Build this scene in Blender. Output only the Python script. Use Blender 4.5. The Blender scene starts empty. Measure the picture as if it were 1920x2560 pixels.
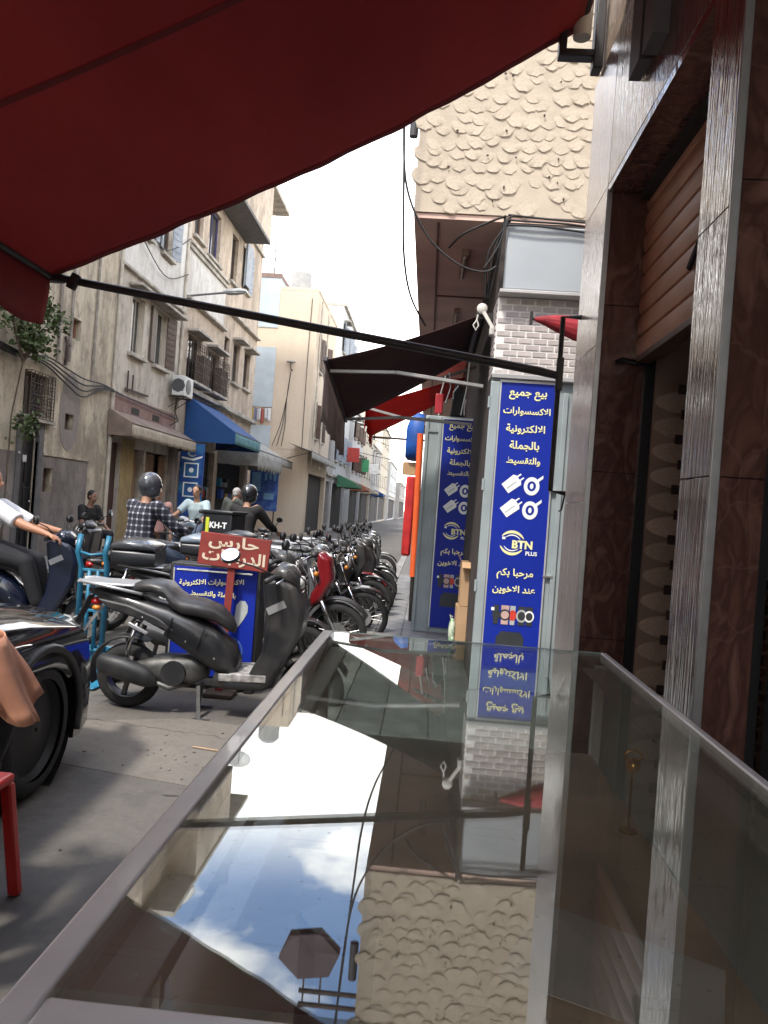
import bpy, bmesh, math, random
from mathutils import Vector, Matrix
R = math.radians
random.seed(7)
S = bpy.context.scene
COL = S.collection

# ------------------------------------------------------------------ camera
cam = bpy.data.cameras.new('camera'); camo = bpy.data.objects.new('camera', cam); COL.objects.link(camo)
cam.sensor_fit = 'HORIZONTAL'; cam.sensor_width = 36; cam.lens = 36.02; cam.clip_start = .02; cam.clip_end = 2000
camo.matrix_world = Matrix(((.99575, -.07312, .05591, 0), (.05613, .00104, -.99842, 0), (.07295, .99732, .00514, 1.5), (0, 0, 0, 1)))
S.camera = camo

# ------------------------------------------------------------------ world: hazy white low sky, blue with clouds higher up
SUN_EL, SUN_AZ = 56, 151            # azimuth measured from +Y towards -X
W = bpy.data.worlds.new('World'); S.world = W; W.use_nodes = True
wn, wl = W.node_tree.nodes, W.node_tree.links
wn.clear()
out = wn.new('ShaderNodeOutputWorld'); bg = wn.new('ShaderNodeBackground'); bg.inputs[1].default_value = .15
sky = wn.new('ShaderNodeTexSky'); sky.sky_type = 'NISHITA'; sky.sun_disc = False
sky.sun_elevation = R(SUN_EL); sky.sun_rotation = R(-SUN_AZ); sky.dust_density = 1.0; sky.air_density = 1.0
tc = wn.new('ShaderNodeTexCoord'); sep = wn.new('ShaderNodeSeparateXYZ'); wl.new(tc.outputs['Generated'], sep.inputs[0])
add = wn.new('ShaderNodeMath'); add.operation = 'ADD'; add.inputs[1].default_value = .12; wl.new(sep.outputs[2], add.inputs[0])
dx = wn.new('ShaderNodeMath'); dx.operation = 'DIVIDE'; wl.new(sep.outputs[0], dx.inputs[0]); wl.new(add.outputs[0], dx.inputs[1])
dy = wn.new('ShaderNodeMath'); dy.operation = 'DIVIDE'; wl.new(sep.outputs[1], dy.inputs[0]); wl.new(add.outputs[0], dy.inputs[1])
cmb = wn.new('ShaderNodeCombineXYZ'); wl.new(dx.outputs[0], cmb.inputs[0]); wl.new(dy.outputs[0], cmb.inputs[1])
nz = wn.new('ShaderNodeTexNoise'); nz.inputs['Scale'].default_value = 2.1; nz.inputs['Detail'].default_value = 8; nz.inputs['Roughness'].default_value = .55
wl.new(cmb.outputs[0], nz.inputs[0])
rp = wn.new('ShaderNodeValToRGB'); rp.color_ramp.elements[0].position = .47; rp.color_ramp.elements[1].position = .60
wl.new(nz.outputs[0], rp.inputs[0])
hz = wn.new('ShaderNodeMapRange'); hz.inputs[1].default_value = .46; hz.inputs[2].default_value = .33; hz.interpolation_type = 'SMOOTHSTEP'
wl.new(sep.outputs[2], hz.inputs[0])
mx = wn.new('ShaderNodeMath'); mx.operation = 'MAXIMUM'; wl.new(rp.outputs[0], mx.inputs[0]); wl.new(hz.outputs[0], mx.inputs[1])
sg_ = wn.new('ShaderNodeMixRGB'); sg_.blend_type = 'MULTIPLY'; sg_.inputs[0].default_value = 1; sg_.inputs[2].default_value = (1.62, 1.62, 1.66, 1); wl.new(sky.outputs[0], sg_.inputs[1])
mix = wn.new('ShaderNodeMixRGB'); mix.inputs[2].default_value = (13.6, 13.2, 12.6, 1)
wl.new(mx.outputs[0], mix.inputs[0]); wl.new(sg_.outputs[0], mix.inputs[1]); wl.new(mix.outputs[0], bg.inputs[0]); wl.new(bg.outputs[0], out.inputs[0])

# ------------------------------------------------------------------ sun
sl = bpy.data.lights.new('sun', 'SUN'); sl.energy = 2.0; sl.angle = R(6); sl.color = (1, .94, .84)
so = bpy.data.objects.new('sun', sl); COL.objects.link(so)
sd = Vector((-math.sin(R(SUN_AZ))*math.cos(R(SUN_EL)), math.cos(R(SUN_AZ))*math.cos(R(SUN_EL)), math.sin(R(SUN_EL))))
so.rotation_euler = sd.to_track_quat('Z', 'Y').to_euler(); so.location = (0, 0, 30)
vs = S.view_settings; vs.view_transform = 'Standard'; vs.look = 'None'; vs.exposure = 1.18; vs.gamma = 1; vs.use_curve_mapping = False
S.cycles.max_bounces = 8; S.cycles.transparent_max_bounces = 12
S.cycles.use_denoising = True; S.cycles.use_adaptive_sampling = True; S.cycles.adaptive_threshold = .02

# ------------------------------------------------------------------ materials
MATS = {}
def M(name, col, rough=.6, metal=0, var=.12, vs=6, bump=0, bs=40, spec=.5, col2=None, coat=0, stretch=(1, 1, 1), rnd=0, alpha=1, emit=0, trans=0, detail=6, r2=None, lo=.35, hi=.7, ior=1.5):
    if name in MATS: return MATS[name]
    m = bpy.data.materials.new(name); m.use_nodes = True; MATS[name] = m
    n, l = m.node_tree.nodes, m.node_tree.links
    b = n['Principled BSDF']
    b.inputs['Roughness'].default_value = rough; b.inputs['Metallic'].default_value = metal
    b.inputs['Specular IOR Level'].default_value = spec; b.inputs['Coat Weight'].default_value = coat; b.inputs['IOR'].default_value = ior
    c = (*col, 1); b.inputs['Base Color'].default_value = c
    m.diffuse_color = c
    if var or col2 or bump or rnd or r2 is not None:
        t = n.new('ShaderNodeTexCoord'); mp = n.new('ShaderNodeMapping'); mp.inputs['Scale'].default_value = stretch
        l.new(t.outputs['Object'], mp.inputs[0])
        nt = n.new('ShaderNodeTexNoise'); nt.inputs['Scale'].default_value = vs; nt.inputs['Detail'].default_value = detail
        l.new(mp.outputs[0], nt.inputs[0])
        ramp = n.new('ShaderNodeValToRGB'); ramp.color_ramp.elements[0].position = lo; ramp.color_ramp.elements[1].position = hi
        a2 = col2 if col2 else tuple(x*(1+var) for x in col)
        a1 = col if col2 else tuple(x*(1-var) for x in col)
        ramp.color_ramp.elements[0].color = (*a1, 1); ramp.color_ramp.elements[1].color = (*a2, 1)
        l.new(nt.outputs[0], ramp.inputs[0]); cur = ramp.outputs[0]
        if rnd:
            oi = n.new('ShaderNodeObjectInfo'); mr = n.new('ShaderNodeMapRange'); mr.inputs[3].default_value = 1-rnd; mr.inputs[4].default_value = 1+rnd
            l.new(oi.outputs['Random'], mr.inputs[0]); hs = n.new('ShaderNodeHueSaturation'); l.new(mr.outputs[0], hs.inputs['Value']); l.new(cur, hs.inputs['Color']); cur = hs.outputs[0]
        l.new(cur, b.inputs['Base Color'])
        if r2 is not None:
            rr = n.new('ShaderNodeMapRange'); rr.inputs[3].default_value = rough; rr.inputs[4].default_value = r2; l.new(nt.outputs[0], rr.inputs[0]); l.new(rr.outputs[0], b.inputs['Roughness'])
        if bump:
            n2 = n.new('ShaderNodeTexNoise'); n2.inputs['Scale'].default_value = bs; n2.inputs['Detail'].default_value = 4; l.new(mp.outputs[0], n2.inputs[0])
            bp = n.new('ShaderNodeBump'); bp.inputs['Strength'].default_value = bump; bp.inputs['Distance'].default_value = .01
            l.new(n2.outputs[0], bp.inputs['Height']); l.new(bp.outputs[0], b.inputs['Normal'])
    if emit:
        b.inputs['Emission Color'].default_value = c; b.inputs['Emission Strength'].default_value = emit
    if trans:
        tr = n.new('ShaderNodeBsdfTranslucent'); tr.inputs[0].default_value = c; ms = n.new('ShaderNodeMixShader'); ms.inputs[0].default_value = trans
        l.new(b.outputs[0], ms.inputs[1]); l.new(tr.outputs[0], ms.inputs[2]); l.new(ms.outputs[0], n['Material Output'].inputs[0])
    return m

def plaster(name, base, stain, dark, sc=1.0, streak=.5, peel=.62):
    """aged render: blotches, rain streaks, peeled patches, fine relief"""
    m = bpy.data.materials.new(name); m.use_nodes = True; n, l = m.node_tree.nodes, m.node_tree.links
    b = n['Principled BSDF']; b.inputs['Roughness'].default_value = .9; b.inputs['Specular IOR Level'].default_value = .2
    t = n.new('ShaderNodeTexCoord')
    def noise(scale, detail, st=(1, 1, 1), rough=.6):
        mp = n.new('ShaderNodeMapping'); mp.inputs['Scale'].default_value = st; l.new(t.outputs['Object'], mp.inputs[0])
        x = n.new('ShaderNodeTexNoise'); x.inputs['Scale'].default_value = scale; x.inputs['Detail'].default_value = detail; x.inputs['Roughness'].default_value = rough
        l.new(mp.outputs[0], x.inputs[0]); return x.outputs[0]
    def ramp(src, a, c):
        r = n.new('ShaderNodeMapRange'); r.inputs[1].default_value = a; r.inputs[2].default_value = c; l.new(src, r.inputs[0]); return r.outputs[0]
    def mixc(f, c1, c2, k=1):
        x = n.new('ShaderNodeMixRGB')
        if k != 1:
            mm = n.new('ShaderNodeMath'); mm.operation = 'MULTIPLY'; mm.inputs[1].default_value = k; l.new(f, mm.inputs[0]); f = mm.outputs[0]
        l.new(f, x.inputs[0])
        for i, c in ((1, c1), (2, c2)):
            if isinstance(c, tuple): x.inputs[i].default_value = (*c, 1)
            else: l.new(c, x.inputs[i])
        return x.outputs[0]
    c = mixc(ramp(noise(.7*sc, 8), .38, .66), base, stain)
    c = mixc(ramp(noise(1.4*sc, 9, (1, 1, .42), .74), .45, .62), c, dark, streak)
    c = mixc(ramp(noise(1.1*sc, 10, (1, 1, .6), .75), peel-.02, peel+.005), c, tuple(x*.55+.02 for x in stain), .85)
    c = mixc(ramp(noise(3.0*sc, 10, (1, 1, .6), .8), .51, .58), c, dark, streak*.8)
    c = mixc(ramp(noise(3.5*sc, 7, (1, 1, .14), .7), .56, .66), c, tuple(x*.75 for x in dark), streak*.55)
    c = mixc(ramp(noise(30, 3), .3, .7), c, tuple(x*.8 for x in base), .3)
    l.new(c, b.inputs['Base Color'])
    bp = n.new('ShaderNodeBump'); bp.inputs['Strength'].default_value = .5; bp.inputs['Distance'].default_value = .02
    l.new(noise(14, 6), bp.inputs['Height']); l.new(bp.outputs[0], b.inputs['Normal'])
    MATS[name] = m; return m

def stone_mat(name, c1, c2, c3, rough=.16, stretch=(1, 1, .12), bump=.5, bs=55, coat=.4, cior=1.7):
    """polished veined stone with a rippled surface"""
    m = bpy.data.materials.new(name); m.use_nodes = True; n, l = m.node_tree.nodes, m.node_tree.links
    b = n['Principled BSDF']; b.inputs['Roughness'].default_value = rough; b.inputs['Coat Weight'].default_value = coat; b.inputs['Coat Roughness'].default_value = .05; b.inputs['Coat IOR'].default_value = cior
    t = n.new('ShaderNodeTexCoord'); mp = n.new('ShaderNodeMapping'); mp.inputs['Scale'].default_value = stretch; l.new(t.outputs['Object'], mp.inputs[0])
    a = n.new('ShaderNodeTexNoise'); a.inputs['Scale'].default_value = 9; a.inputs['Detail'].default_value = 8; a.inputs['Distortion'].default_value = 1.5; l.new(mp.outputs[0], a.inputs[0])
    r = n.new('ShaderNodeValToRGB'); e = r.color_ramp.elements; e[0].position = .3; e[0].color = (*c1, 1); e[1].position = .72; e[1].color = (*c3, 1)
    k = e.new(.5); k.color = (*c2, 1); l.new(a.outputs[0], r.inputs[0])
    v = n.new('ShaderNodeTexVoronoi'); v.feature = 'DISTANCE_TO_EDGE'; v.inputs['Scale'].default_value = 2.6
    nd = n.new('ShaderNodeTexNoise'); nd.inputs['Scale'].default_value = 3; nd.inputs['Detail'].default_value = 5; l.new(t.outputs['Object'], nd.inputs[0])
    vm = n.new('ShaderNodeVectorMath'); vm.operation = 'MULTIPLY_ADD'; vm.inputs[1].default_value = (.5, .5, .5); l.new(nd.outputs[1], vm.inputs[0]); l.new(t.outputs['Object'], vm.inputs[2]); l.new(vm.outputs[0], v.inputs[0])
    mr = n.new('ShaderNodeMapRange'); mr.inputs[1].default_value = 0; mr.inputs[2].default_value = .018; mr.inputs[3].default_value = .13; mr.inputs[4].default_value = 0; l.new(v.outputs[0], mr.inputs[0])
    mx = n.new('ShaderNodeMixRGB'); mx.inputs[2].default_value = (*[min(1, x*1.7+.03) for x in c3], 1); l.new(mr.outputs[0], mx.inputs[0]); l.new(r.outputs[0], mx.inputs[1]); l.new(mx.outputs[0], b.inputs['Base Color'])
    n2 = n.new('ShaderNodeTexNoise'); n2.inputs['Scale'].default_value = bs; n2.inputs['Detail'].default_value = 3; l.new(mp.outputs[0], n2.inputs[0])
    bp = n.new('ShaderNodeBump'); bp.inputs['Strength'].default_value = bump; bp.inputs['Distance'].default_value = .008; l.new(n2.outputs[0], bp.inputs['Height']); l.new(bp.outputs[0], b.inputs['Normal']); l.new(bp.outputs[0], b.inputs['Coat Normal'])
    MATS[name] = m; return m

def glass_mat(name, tint=(.55, .62, .6), ior=1.75, rough=.0, base=.04, dust=0):
    m = bpy.data.materials.new(name); m.use_nodes = True; n, l = m.node_tree.nodes, m.node_tree.links; n.clear()
    o = n.new('ShaderNodeOutputMaterial'); t = n.new('ShaderNodeBsdfTransparent'); t.inputs[0].default_value = (*tint, 1)
    g = n.new('ShaderNodeBsdfGlossy'); g.inputs['Roughness'].default_value = rough; g.inputs[0].default_value = (.93, .96, .97, 1)
    f = n.new('ShaderNodeFresnel'); gi = n.new('ShaderNodeNewGeometry'); im = n.new('ShaderNodeMapRange'); im.inputs[3].default_value = ior; im.inputs[4].default_value = 1/ior; l.new(gi.outputs['Backfacing'], im.inputs[0]); l.new(im.outputs[0], f.inputs[0])   # same reflectance on both faces of the pane
    ad = n.new('ShaderNodeMath'); ad.operation = 'ADD'; ad.inputs[1].default_value = base; ad.use_clamp = True; l.new(f.outputs[0], ad.inputs[0])
    x = n.new('ShaderNodeMixShader'); l.new(ad.outputs[0], x.inputs[0]); l.new(t.outputs[0], x.inputs[1]); l.new(g.outputs[0], x.inputs[2]); l.new(x.outputs[0], o.inputs[0])
    if dust:
        tc_ = n.new('ShaderNodeTexCoord'); a1 = n.new('ShaderNodeTexNoise'); a1.inputs['Scale'].default_value = 7; a1.inputs['Detail'].default_value = 8; l.new(tc_.outputs['Object'], a1.inputs[0])
        mp = n.new('ShaderNodeMapping'); mp.inputs['Scale'].default_value = (6, 90, 1); mp.inputs['Rotation'].default_value = (0, 0, .35); l.new(tc_.outputs['Object'], mp.inputs[0])
        a2 = n.new('ShaderNodeTexNoise'); a2.inputs['Scale'].default_value = 2; a2.inputs['Detail'].default_value = 3; l.new(mp.outputs[0], a2.inputs[0])
        a3 = n.new('ShaderNodeTexVoronoi'); a3.inputs['Scale'].default_value = 55; l.new(tc_.outputs['Object'], a3.inputs[0])
        m1 = n.new('ShaderNodeMapRange'); m1.inputs[1].default_value = .35; m1.inputs[2].default_value = .75; m1.inputs[3].default_value = dust*.6; m1.inputs[4].default_value = dust*1.5; l.new(a1.outputs[0], m1.inputs[0])
        m2 = n.new('ShaderNodeMapRange'); m2.inputs[1].default_value = .68; m2.inputs[2].default_value = .74; m2.inputs[3].default_value = 0; m2.inputs[4].default_value = .10; l.new(a2.outputs[0], m2.inputs[0])
        m3 = n.new('ShaderNodeMapRange'); m3.inputs[1].default_value = .10; m3.inputs[2].default_value = .06; m3.inputs[3].default_value = 0; m3.inputs[4].default_value = .22; l.new(a3.outputs[0], m3.inputs[0])
        s1 = n.new('ShaderNodeMath'); l.new(m1.outputs[0], s1.inputs[0]); l.new(m2.outputs[0], s1.inputs[1]); s2 = n.new('ShaderNodeMath'); l.new(s1.outputs[0], s2.inputs[0]); l.new(m3.outputs[0], s2.inputs[1])
        df = n.new('ShaderNodeBsdfDiffuse'); df.inputs[0].default_value = (.55, .53, .47, 1); x2 = n.new('ShaderNodeMixShader'); l.new(s2.outputs[0], x2.inputs[0]); l.new(x.outputs[0], x2.inputs[1]); l.new(df.outputs[0], x2.inputs[2]); l.new(x2.outputs[0], o.inputs[0])
    MATS[name] = m; return m

# ------------------------------------------------------------------ objects
def root_loc(p):
    v = Vector((0, 0, 0))
    while p is not None: v += p.location; p = p.parent
    return v
def tag(o, label=None, cat=None, group=None, kind=None):
    if label: o['label'] = label
    if cat: o['category'] = cat
    if group: o['group'] = group
    if kind: o['kind'] = kind
    return o
def thing(name, label, cat, loc=(0, 0, 0), rz=0, group=None):
    o = bpy.data.objects.new(name, None); COL.objects.link(o); o.location = loc; o.rotation_euler = (0, 0, rz); o.empty_display_size = .1
    return tag(o, label, cat, group)
def link(name, me, parent=None, loc=None):
    o = bpy.data.objects.new(name, me); COL.objects.link(o)
    if parent: o.parent = parent
    if loc: o.location = loc
    return o

class G:
    def __init__(s): s.v = []; s.f = []; s.mi = []; s.cur = 0
    def add(s, vs, fs):
        k = len(s.v); s.v += [tuple(x) for x in vs]
        for f in fs: s.f.append([k+i for i in f]); s.mi.append(s.cur)
        return s
    def box(s, x0, x1, y0, y1, z0, z1):
        return s.add([(x0,y0,z0),(x1,y0,z0),(x1,y1,z0),(x0,y1,z0),(x0,y0,z1),(x1,y0,z1),(x1,y1,z1),(x0,y1,z1)],
                     [(0,3,2,1),(4,5,6,7),(0,1,5,4),(1,2,6,5),(2,3,7,6),(3,0,4,7)])
    def obox(s, c, size, rot=(0, 0, 0)):
        m = Matrix.Translation(c) @ Matrix.Rotation(rot[2], 4, 'Z') @ Matrix.Rotation(rot[1], 4, 'Y') @ Matrix.Rotation(rot[0], 4, 'X')
        a, b, d = [q/2 for q in size]
        vs = [m @ Vector(p) for p in [(-a,-b,-d),(a,-b,-d),(a,b,-d),(-a,b,-d),(-a,-b,d),(a,-b,d),(a,b,d),(-a,b,d)]]
        return s.add(vs, [(0,3,2,1),(4,5,6,7),(0,1,5,4),(1,2,6,5),(2,3,7,6),(3,0,4,7)])
    def bar(s, p0, p1, w, h):
        """square bar from p0 to p1"""
        p0, p1 = Vector(p0), Vector(p1); d = (p1-p0).normalized(); up = Vector((0, 0, 1)) if abs(d.z) < .95 else Vector((0, 1, 0))
        a = d.cross(up).normalized()*w/2; b = a.cross(d).normalized()*h/2
        vs = [p+i*a+j*b for p in (p0, p1) for i, j in ((-1,-1),(1,-1),(1,1),(-1,1))]
        return s.add(vs, [(0,1,2,3),(7,6,5,4),(0,4,5,1),(1,5,6,2),(2,6,7,3),(3,7,4,0)])
    def cyl(s, p0, p1, r0, r1=None, n=12, cap=True):
        return s.tube([p0, p1], [r0, r0 if r1 is None else r1], n, cap)
    def tube(s, path, r, n=8, cap=True):
        P = [Vector(p) for p in path]; rr = r if isinstance(r, (list, tuple)) else [r]*len(P)
        k = len(s.v); prev = None
        for i, p in enumerate(P):
            d = (P[min(i+1, len(P)-1)]-P[max(i-1, 0)])
            d = d.normalized() if d.length > 1e-9 else Vector((0, 0, 1))
            if prev is None: a = d.cross(Vector((0, 0, 1)) if abs(d.z) < .9 else Vector((1, 0, 0))).normalized()
            else:
                a = prev - d*prev.dot(d); a = a.normalized() if a.length > 1e-6 else prev
            prev = a; b = d.cross(a)
            for j in range(n):
                t = 2*math.pi*j/n; s.v.append(tuple(p+(a*math.cos(t)+b*math.sin(t))*rr[i]))
        for i in range(len(P)-1):
            for j in range(n):
                s.f.append([k+i*n+j, k+i*n+(j+1) % n, k+(i+1)*n+(j+1) % n, k+(i+1)*n+j]); s.mi.append(s.cur)
        if cap:
            s.f.append([k+j for j in range(n)][::-1]); s.mi.append(s.cur)
            e = k+(len(P)-1)*n; s.f.append([e+j for j in range(n)]); s.mi.append(s.cur)
        return s
    def rings(s, rings, cap=True, closed=False):
        k = len(s.v); n = len(rings[0])
        for r in rings: s.v += [tuple(p) for p in r]
        m = len(rings)
        for i in range(m if closed else m-1):
            for j in range(n):
                a, b = i*n, ((i+1) % m)*n
                s.f.append([k+a+j, k+a+(j+1) % n, k+b+(j+1) % n, k+b+j]); s.mi.append(s.cur)
        if cap and not closed:
            s.f.append([k+j for j in range(n)][::-1]); s.mi.append(s.cur); e = k+(m-1)*n; s.f.append([e+j for j in range(n)]); s.mi.append(s.cur)
        return s
    def loft(s, secs, n=16, p=3.0, y=0):
        """sections along x: (x, zc, hz, hw[, p])"""
        rs = []
        for q in secs:
            x, zc, hz, hw = q[:4]; pp = q[4] if len(q) > 4 else p; ring = []
            for j in range(n):
                t = 2*math.pi*(j+.5)/n; c, d = math.cos(t), math.sin(t)
                ring.append((x, y+hw*math.copysign(abs(c)**(2/pp), c), zc+hz*math.copysign(abs(d)**(2/pp), d)))
            rs.append(ring)
        return s.rings(rs)
    def lathe(s, prof, c=(0, 0, 0), axis='Z', n=24, cap=True):
        """prof: (radius, height) pairs along axis"""
        rs = []
        for r, h in prof:
            ring = []
            for j in range(n):
                t = 2*math.pi*j/n; a, b = r*math.cos(t), r*math.sin(t)
                v = (a, b, h) if axis == 'Z' else (a, h, b) if axis == 'Y' else (h, a, b)
                ring.append((c[0]+v[0], c[1]+v[1], c[2]+v[2]))
            rs.append(ring)
        return s.rings(rs, cap)
    def ell(s, c, r, nu=14, nv=9, rot=None):
        rx, ry, rz = r if isinstance(r, (tuple, list)) else (r, r, r); c = Vector(c); k = len(s.v)
        for i in range(1, nv):
            ph = math.pi*i/nv
            for j in range(nu):
                t = 2*math.pi*j/nu; q = Vector((rx*math.sin(ph)*math.cos(t), ry*math.sin(ph)*math.sin(t), rz*math.cos(ph)))
                if rot: q = rot @ q
                s.v.append(tuple(c+q))
        top, bot = Vector((0, 0, rz)), Vector((0, 0, -rz))
        if rot: top, bot = rot @ top, rot @ bot
        s.v.append(tuple(c+top)); s.v.append(tuple(c+bot)); T = len(s.v)-2
        for i in range(nv-2):
            for j in range(nu):
                s.f.append([k+i*nu+j, k+(i+1)*nu+j, k+(i+1)*nu+(j+1) % nu, k+i*nu+(j+1) % nu]); s.mi.append(s.cur)
        for j in range(nu):
            s.f.append([T, k+j, k+(j+1) % nu]); s.mi.append(s.cur)
            e = k+(nv-2)*nu; s.f.append([T+1, e+(j+1) % nu, e+j]); s.mi.append(s.cur)
        return s
    def prism(s, poly, a, b, axis='Y'):
        """poly 2-D extruded along axis from a to b; Y: (x,z)  X: (y,z)  Z: (x,y)"""
        def pt(p, t): return (p[0], t, p[1]) if axis == 'Y' else (t, p[0], p[1]) if axis == 'X' else (p[0], p[1], t)
        n = len(poly)
        return s.add([pt(p, a) for p in poly]+[pt(p, b) for p in poly], [list(range(n))[::-1], [n+i for i in range(n)]]+[[i, (i+1) % n, n+(i+1) % n, n+i] for i in range(n)])
    def sheet(s, fn, nu, nv, thick=0):
        """fn(u,v)->point; optional thickness (offset along -normal approx via second fn surface)"""
        k = len(s.v)
        for i in range(nu+1):
            for j in range(nv+1): s.v.append(tuple(fn(i/nu, j/nv)))
        for i in range(nu):
            for j in range(nv):
                a = k+i*(nv+1)+j; s.f.append([a, a+nv+1, a+nv+2, a+1]); s.mi.append(s.cur)
        return s
    def mesh(s, name, mats, off=None, smooth=False):
        me = bpy.data.meshes.new(name)
        vs = s.v if off is None else [(x-off[0], y-off[1], z-off[2]) for x, y, z in s.v]
        me.from_pydata(vs, [], s.f)
        for m in (mats if isinstance(mats, (list, tuple)) else [mats]): me.materials.append(m)
        if any(s.mi): me.polygons.foreach_set('material_index', s.mi)
        bm = bmesh.new(); bm.from_mesh(me); bmesh.ops.recalc_face_normals(bm, faces=bm.faces); bm.to_mesh(me); bm.free()
        if smooth:
            me.polygons.foreach_set('use_smooth', [True]*len(me.polygons))
            if smooth != 'all': me.set_sharp_from_angle(angle=R(40))
        return me
    def build(s, name, mats, parent=None, world=False, smooth=False, bevel=0, seg=2, solid=0, sub=0, label=None):
        off = root_loc(parent) if (world and parent) else None
        o = link(name, s.mesh(name, mats, off, smooth), parent)
        if solid:
            md = o.modifiers.new('solid', 'SOLIDIFY'); md.thickness = solid; md.offset = 0
        if bevel:
            md = o.modifiers.new('bevel', 'BEVEL'); md.width = bevel; md.segments = seg; md.limit_method = 'ANGLE'; md.angle_limit = R(35)
            if smooth is False:
                o.data.polygons.foreach_set('use_smooth', [True]*len(o.data.polygons)); o.data.set_sharp_from_angle(angle=R(70))
        if sub:
            md = o.modifiers.new('sub', 'SUBSURF'); md.levels = sub; md.render_levels = sub
        if label: o['label'] = label
        return o
def copy_tree(o, parent=None):
    c = o.copy(); COL.objects.link(c); c.parent = parent
    for ch in list(o.children): copy_tree(ch, c)
    return c

# ------------------------------------------------------------------ Arabic lettering (presentation forms, visual order)
_AR = {'ا': (0xFE8D, 2), 'ب': (0xFE8F, 4), 'ة': (0xFE93, 2), 'ت': (0xFE95, 4), 'ج': (0xFE9D, 4), 'ح': (0xFEA1, 4), 'خ': (0xFEA5, 4), 'د': (0xFEA9, 2), 'ر': (0xFEAD, 2), 'س': (0xFEB1, 4),
       'ط': (0xFEC1, 4), 'ع': (0xFEC9, 4), 'ق': (0xFED5, 4), 'ك': (0xFED9, 4), 'ل': (0xFEDD, 4), 'م': (0xFEE1, 4), 'ن': (0xFEE5, 4), 'و': (0xFEED, 2), 'ي': (0xFEF1, 4)}
def shape_ar(s):
    outp = []
    for w in s.split(' '):
        i = 0; joins = False; g = ''
        while i < len(w):
            ch = w[i]
            if ch == 'ل' and i+1 < len(w) and w[i+1] == 'ا':
                g += chr(0xFEFC if joins else 0xFEFB); joins = False; i += 2; continue
            b, k = _AR[ch]; nxt = i+1 < len(w) and k == 4
            if k == 2: g += chr(b+1 if joins else b); joins = False
            else:
                g += chr(b + (3 if joins and nxt else 1 if joins else 2 if nxt else 0)); joins = nxt
            i += 1
        outp.append(g)
    return ' '.join(outp)[::-1]
def txt(body, mat, parent, x, y, z, width=None, height=None, bold=.012, arabic=True, rot=None, name='lettering', flip=0, thick=0):
    """flat lettering centred at x,z on a plane facing -Y (before rot), islands stepped 0.3 mm so nothing is coplanar"""
    c = bpy.data.curves.new('t', 'FONT'); c.body = shape_ar(body) if arabic else body; c.size = 1; c.offset = bold; c.align_x = 'LEFT'; c.resolution_u = 3
    o = bpy.data.objects.new('t', c); COL.objects.link(o); dg = bpy.context.evaluated_depsgraph_get()
    me = bpy.data.meshes.new_from_object(o.evaluated_get(dg)); bpy.data.objects.remove(o); bpy.data.curves.remove(c)
    xs = [v.co.x for v in me.vertices]; ys = [v.co.y for v in me.vertices]
    w, h = max(xs)-min(xs), max(ys)-min(ys); cx, cy = (max(xs)+min(xs))/2, (max(ys)+min(ys))/2
    k = width/w if width else height/h
    bm = bmesh.new(); bm.from_mesh(me)
    if arabic and body.endswith('ط'):      # the bar of the last letter
        x_ = min(xs); bm.faces.new([bm.verts.new((x_+a_, b_, 0)) for a_, b_ in ((.0, -.01), (.82, -.01), (.82, .1), (.0, .1))])
    bm.verts.ensure_lookup_table(); bm.verts.index_update(); seen = set(); isl = 0
    for v in bm.verts:
        if v.index in seen: continue
        st = [v]; seen.add(v.index)
        while st:
            q = st.pop(); q.co.z = isl % 2*.0006+isl*.00002
            for e in q.link_edges:
                ov = e.other_vert(q)
                if ov.index not in seen: seen.add(ov.index); st.append(ov)
        isl += 1
    off = root_loc(parent)
    m = Matrix.Translation(Vector((x, y, z))-off) @ (rot or Matrix.Identity(4)) @ Matrix.Rotation(R(90), 4, 'X')
    for v in bm.verts: v.co = m @ Vector(((v.co.x-cx)*k, (v.co.y-cy)*(height/h if height and width else k), v.co.z))
    bm.to_mesh(me); bm.free(); me.materials.clear(); me.materials.append(mat)
    return link(name, me, parent)

# ================================================================== SETTING
asph = plaster('asphalt', (.12, .112, .103), (.155, .143, .128), (.07, .066, .062), 1.1, .45, .62)
asph.node_tree.nodes['Principled BSDF'].inputs['Roughness'].default_value = .8
tag(G().box(-400, 400, -300, 600, -.5, -.03).build('ground', M('dusty_ground', (.22, .2, .17), .9)), kind='structure')
tag(G().box(-6.0, -.65, -40, 200, -.2, 0).build('road', asph), kind='structure')
# cracks in the asphalt, and its sunlit patch painted as a paler slab
def crack(pts, w=.012):
    g = G(); L = []; Rr = []
    for i, (x, y) in enumerate(pts):
        a = random.uniform(.3, 1)*w; L.append((x-a*.3, y-a, .0035)); Rr.append((x+a*.3, y+a, .0035))
    n = len(pts); return g.add(L+Rr, [(i, i+1, n+i+1, n+i) for i in range(n-1)])
def jag(x0, y0, x1, y1, n, j): return [(x0+(x1-x0)*i/n+random.uniform(-j, j)*.5, y0+(y1-y0)*i/n+random.uniform(-j, j)) for i in range(n+1)]
road = bpy.data.objects['road']
tar = M('tar', (.04, .038, .036), .8)
for c in (jag(-1.2, 3.75, -.9, 3.72, 12, .015), jag(-2.3, 4.9, -.9, 4.65, 30, .03), jag(-1.0, 4.7, -.8, 3.8, 20, .025), jag(-3.6, 7.2, -2.8, 6.6, 25, .03)):
    crack(c, .005).build('crack', tar, road)
patchm = plaster('sunlit_asphalt', (.165, .15, .132), (.2, .182, .16), (.115, .105, .095), 2.2, .4, .66)  # warm sunlight on the road, put into the colour of this patch
G().prism([(-1.95, 4.05), (-.95, 3.85), (-.8, 4.5), (-.78, 4.95), (-1.5, 5.05), (-2.1, 4.8)], -.02, .003, 'Z').build('sunlit_asphalt', patchm, road)
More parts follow.
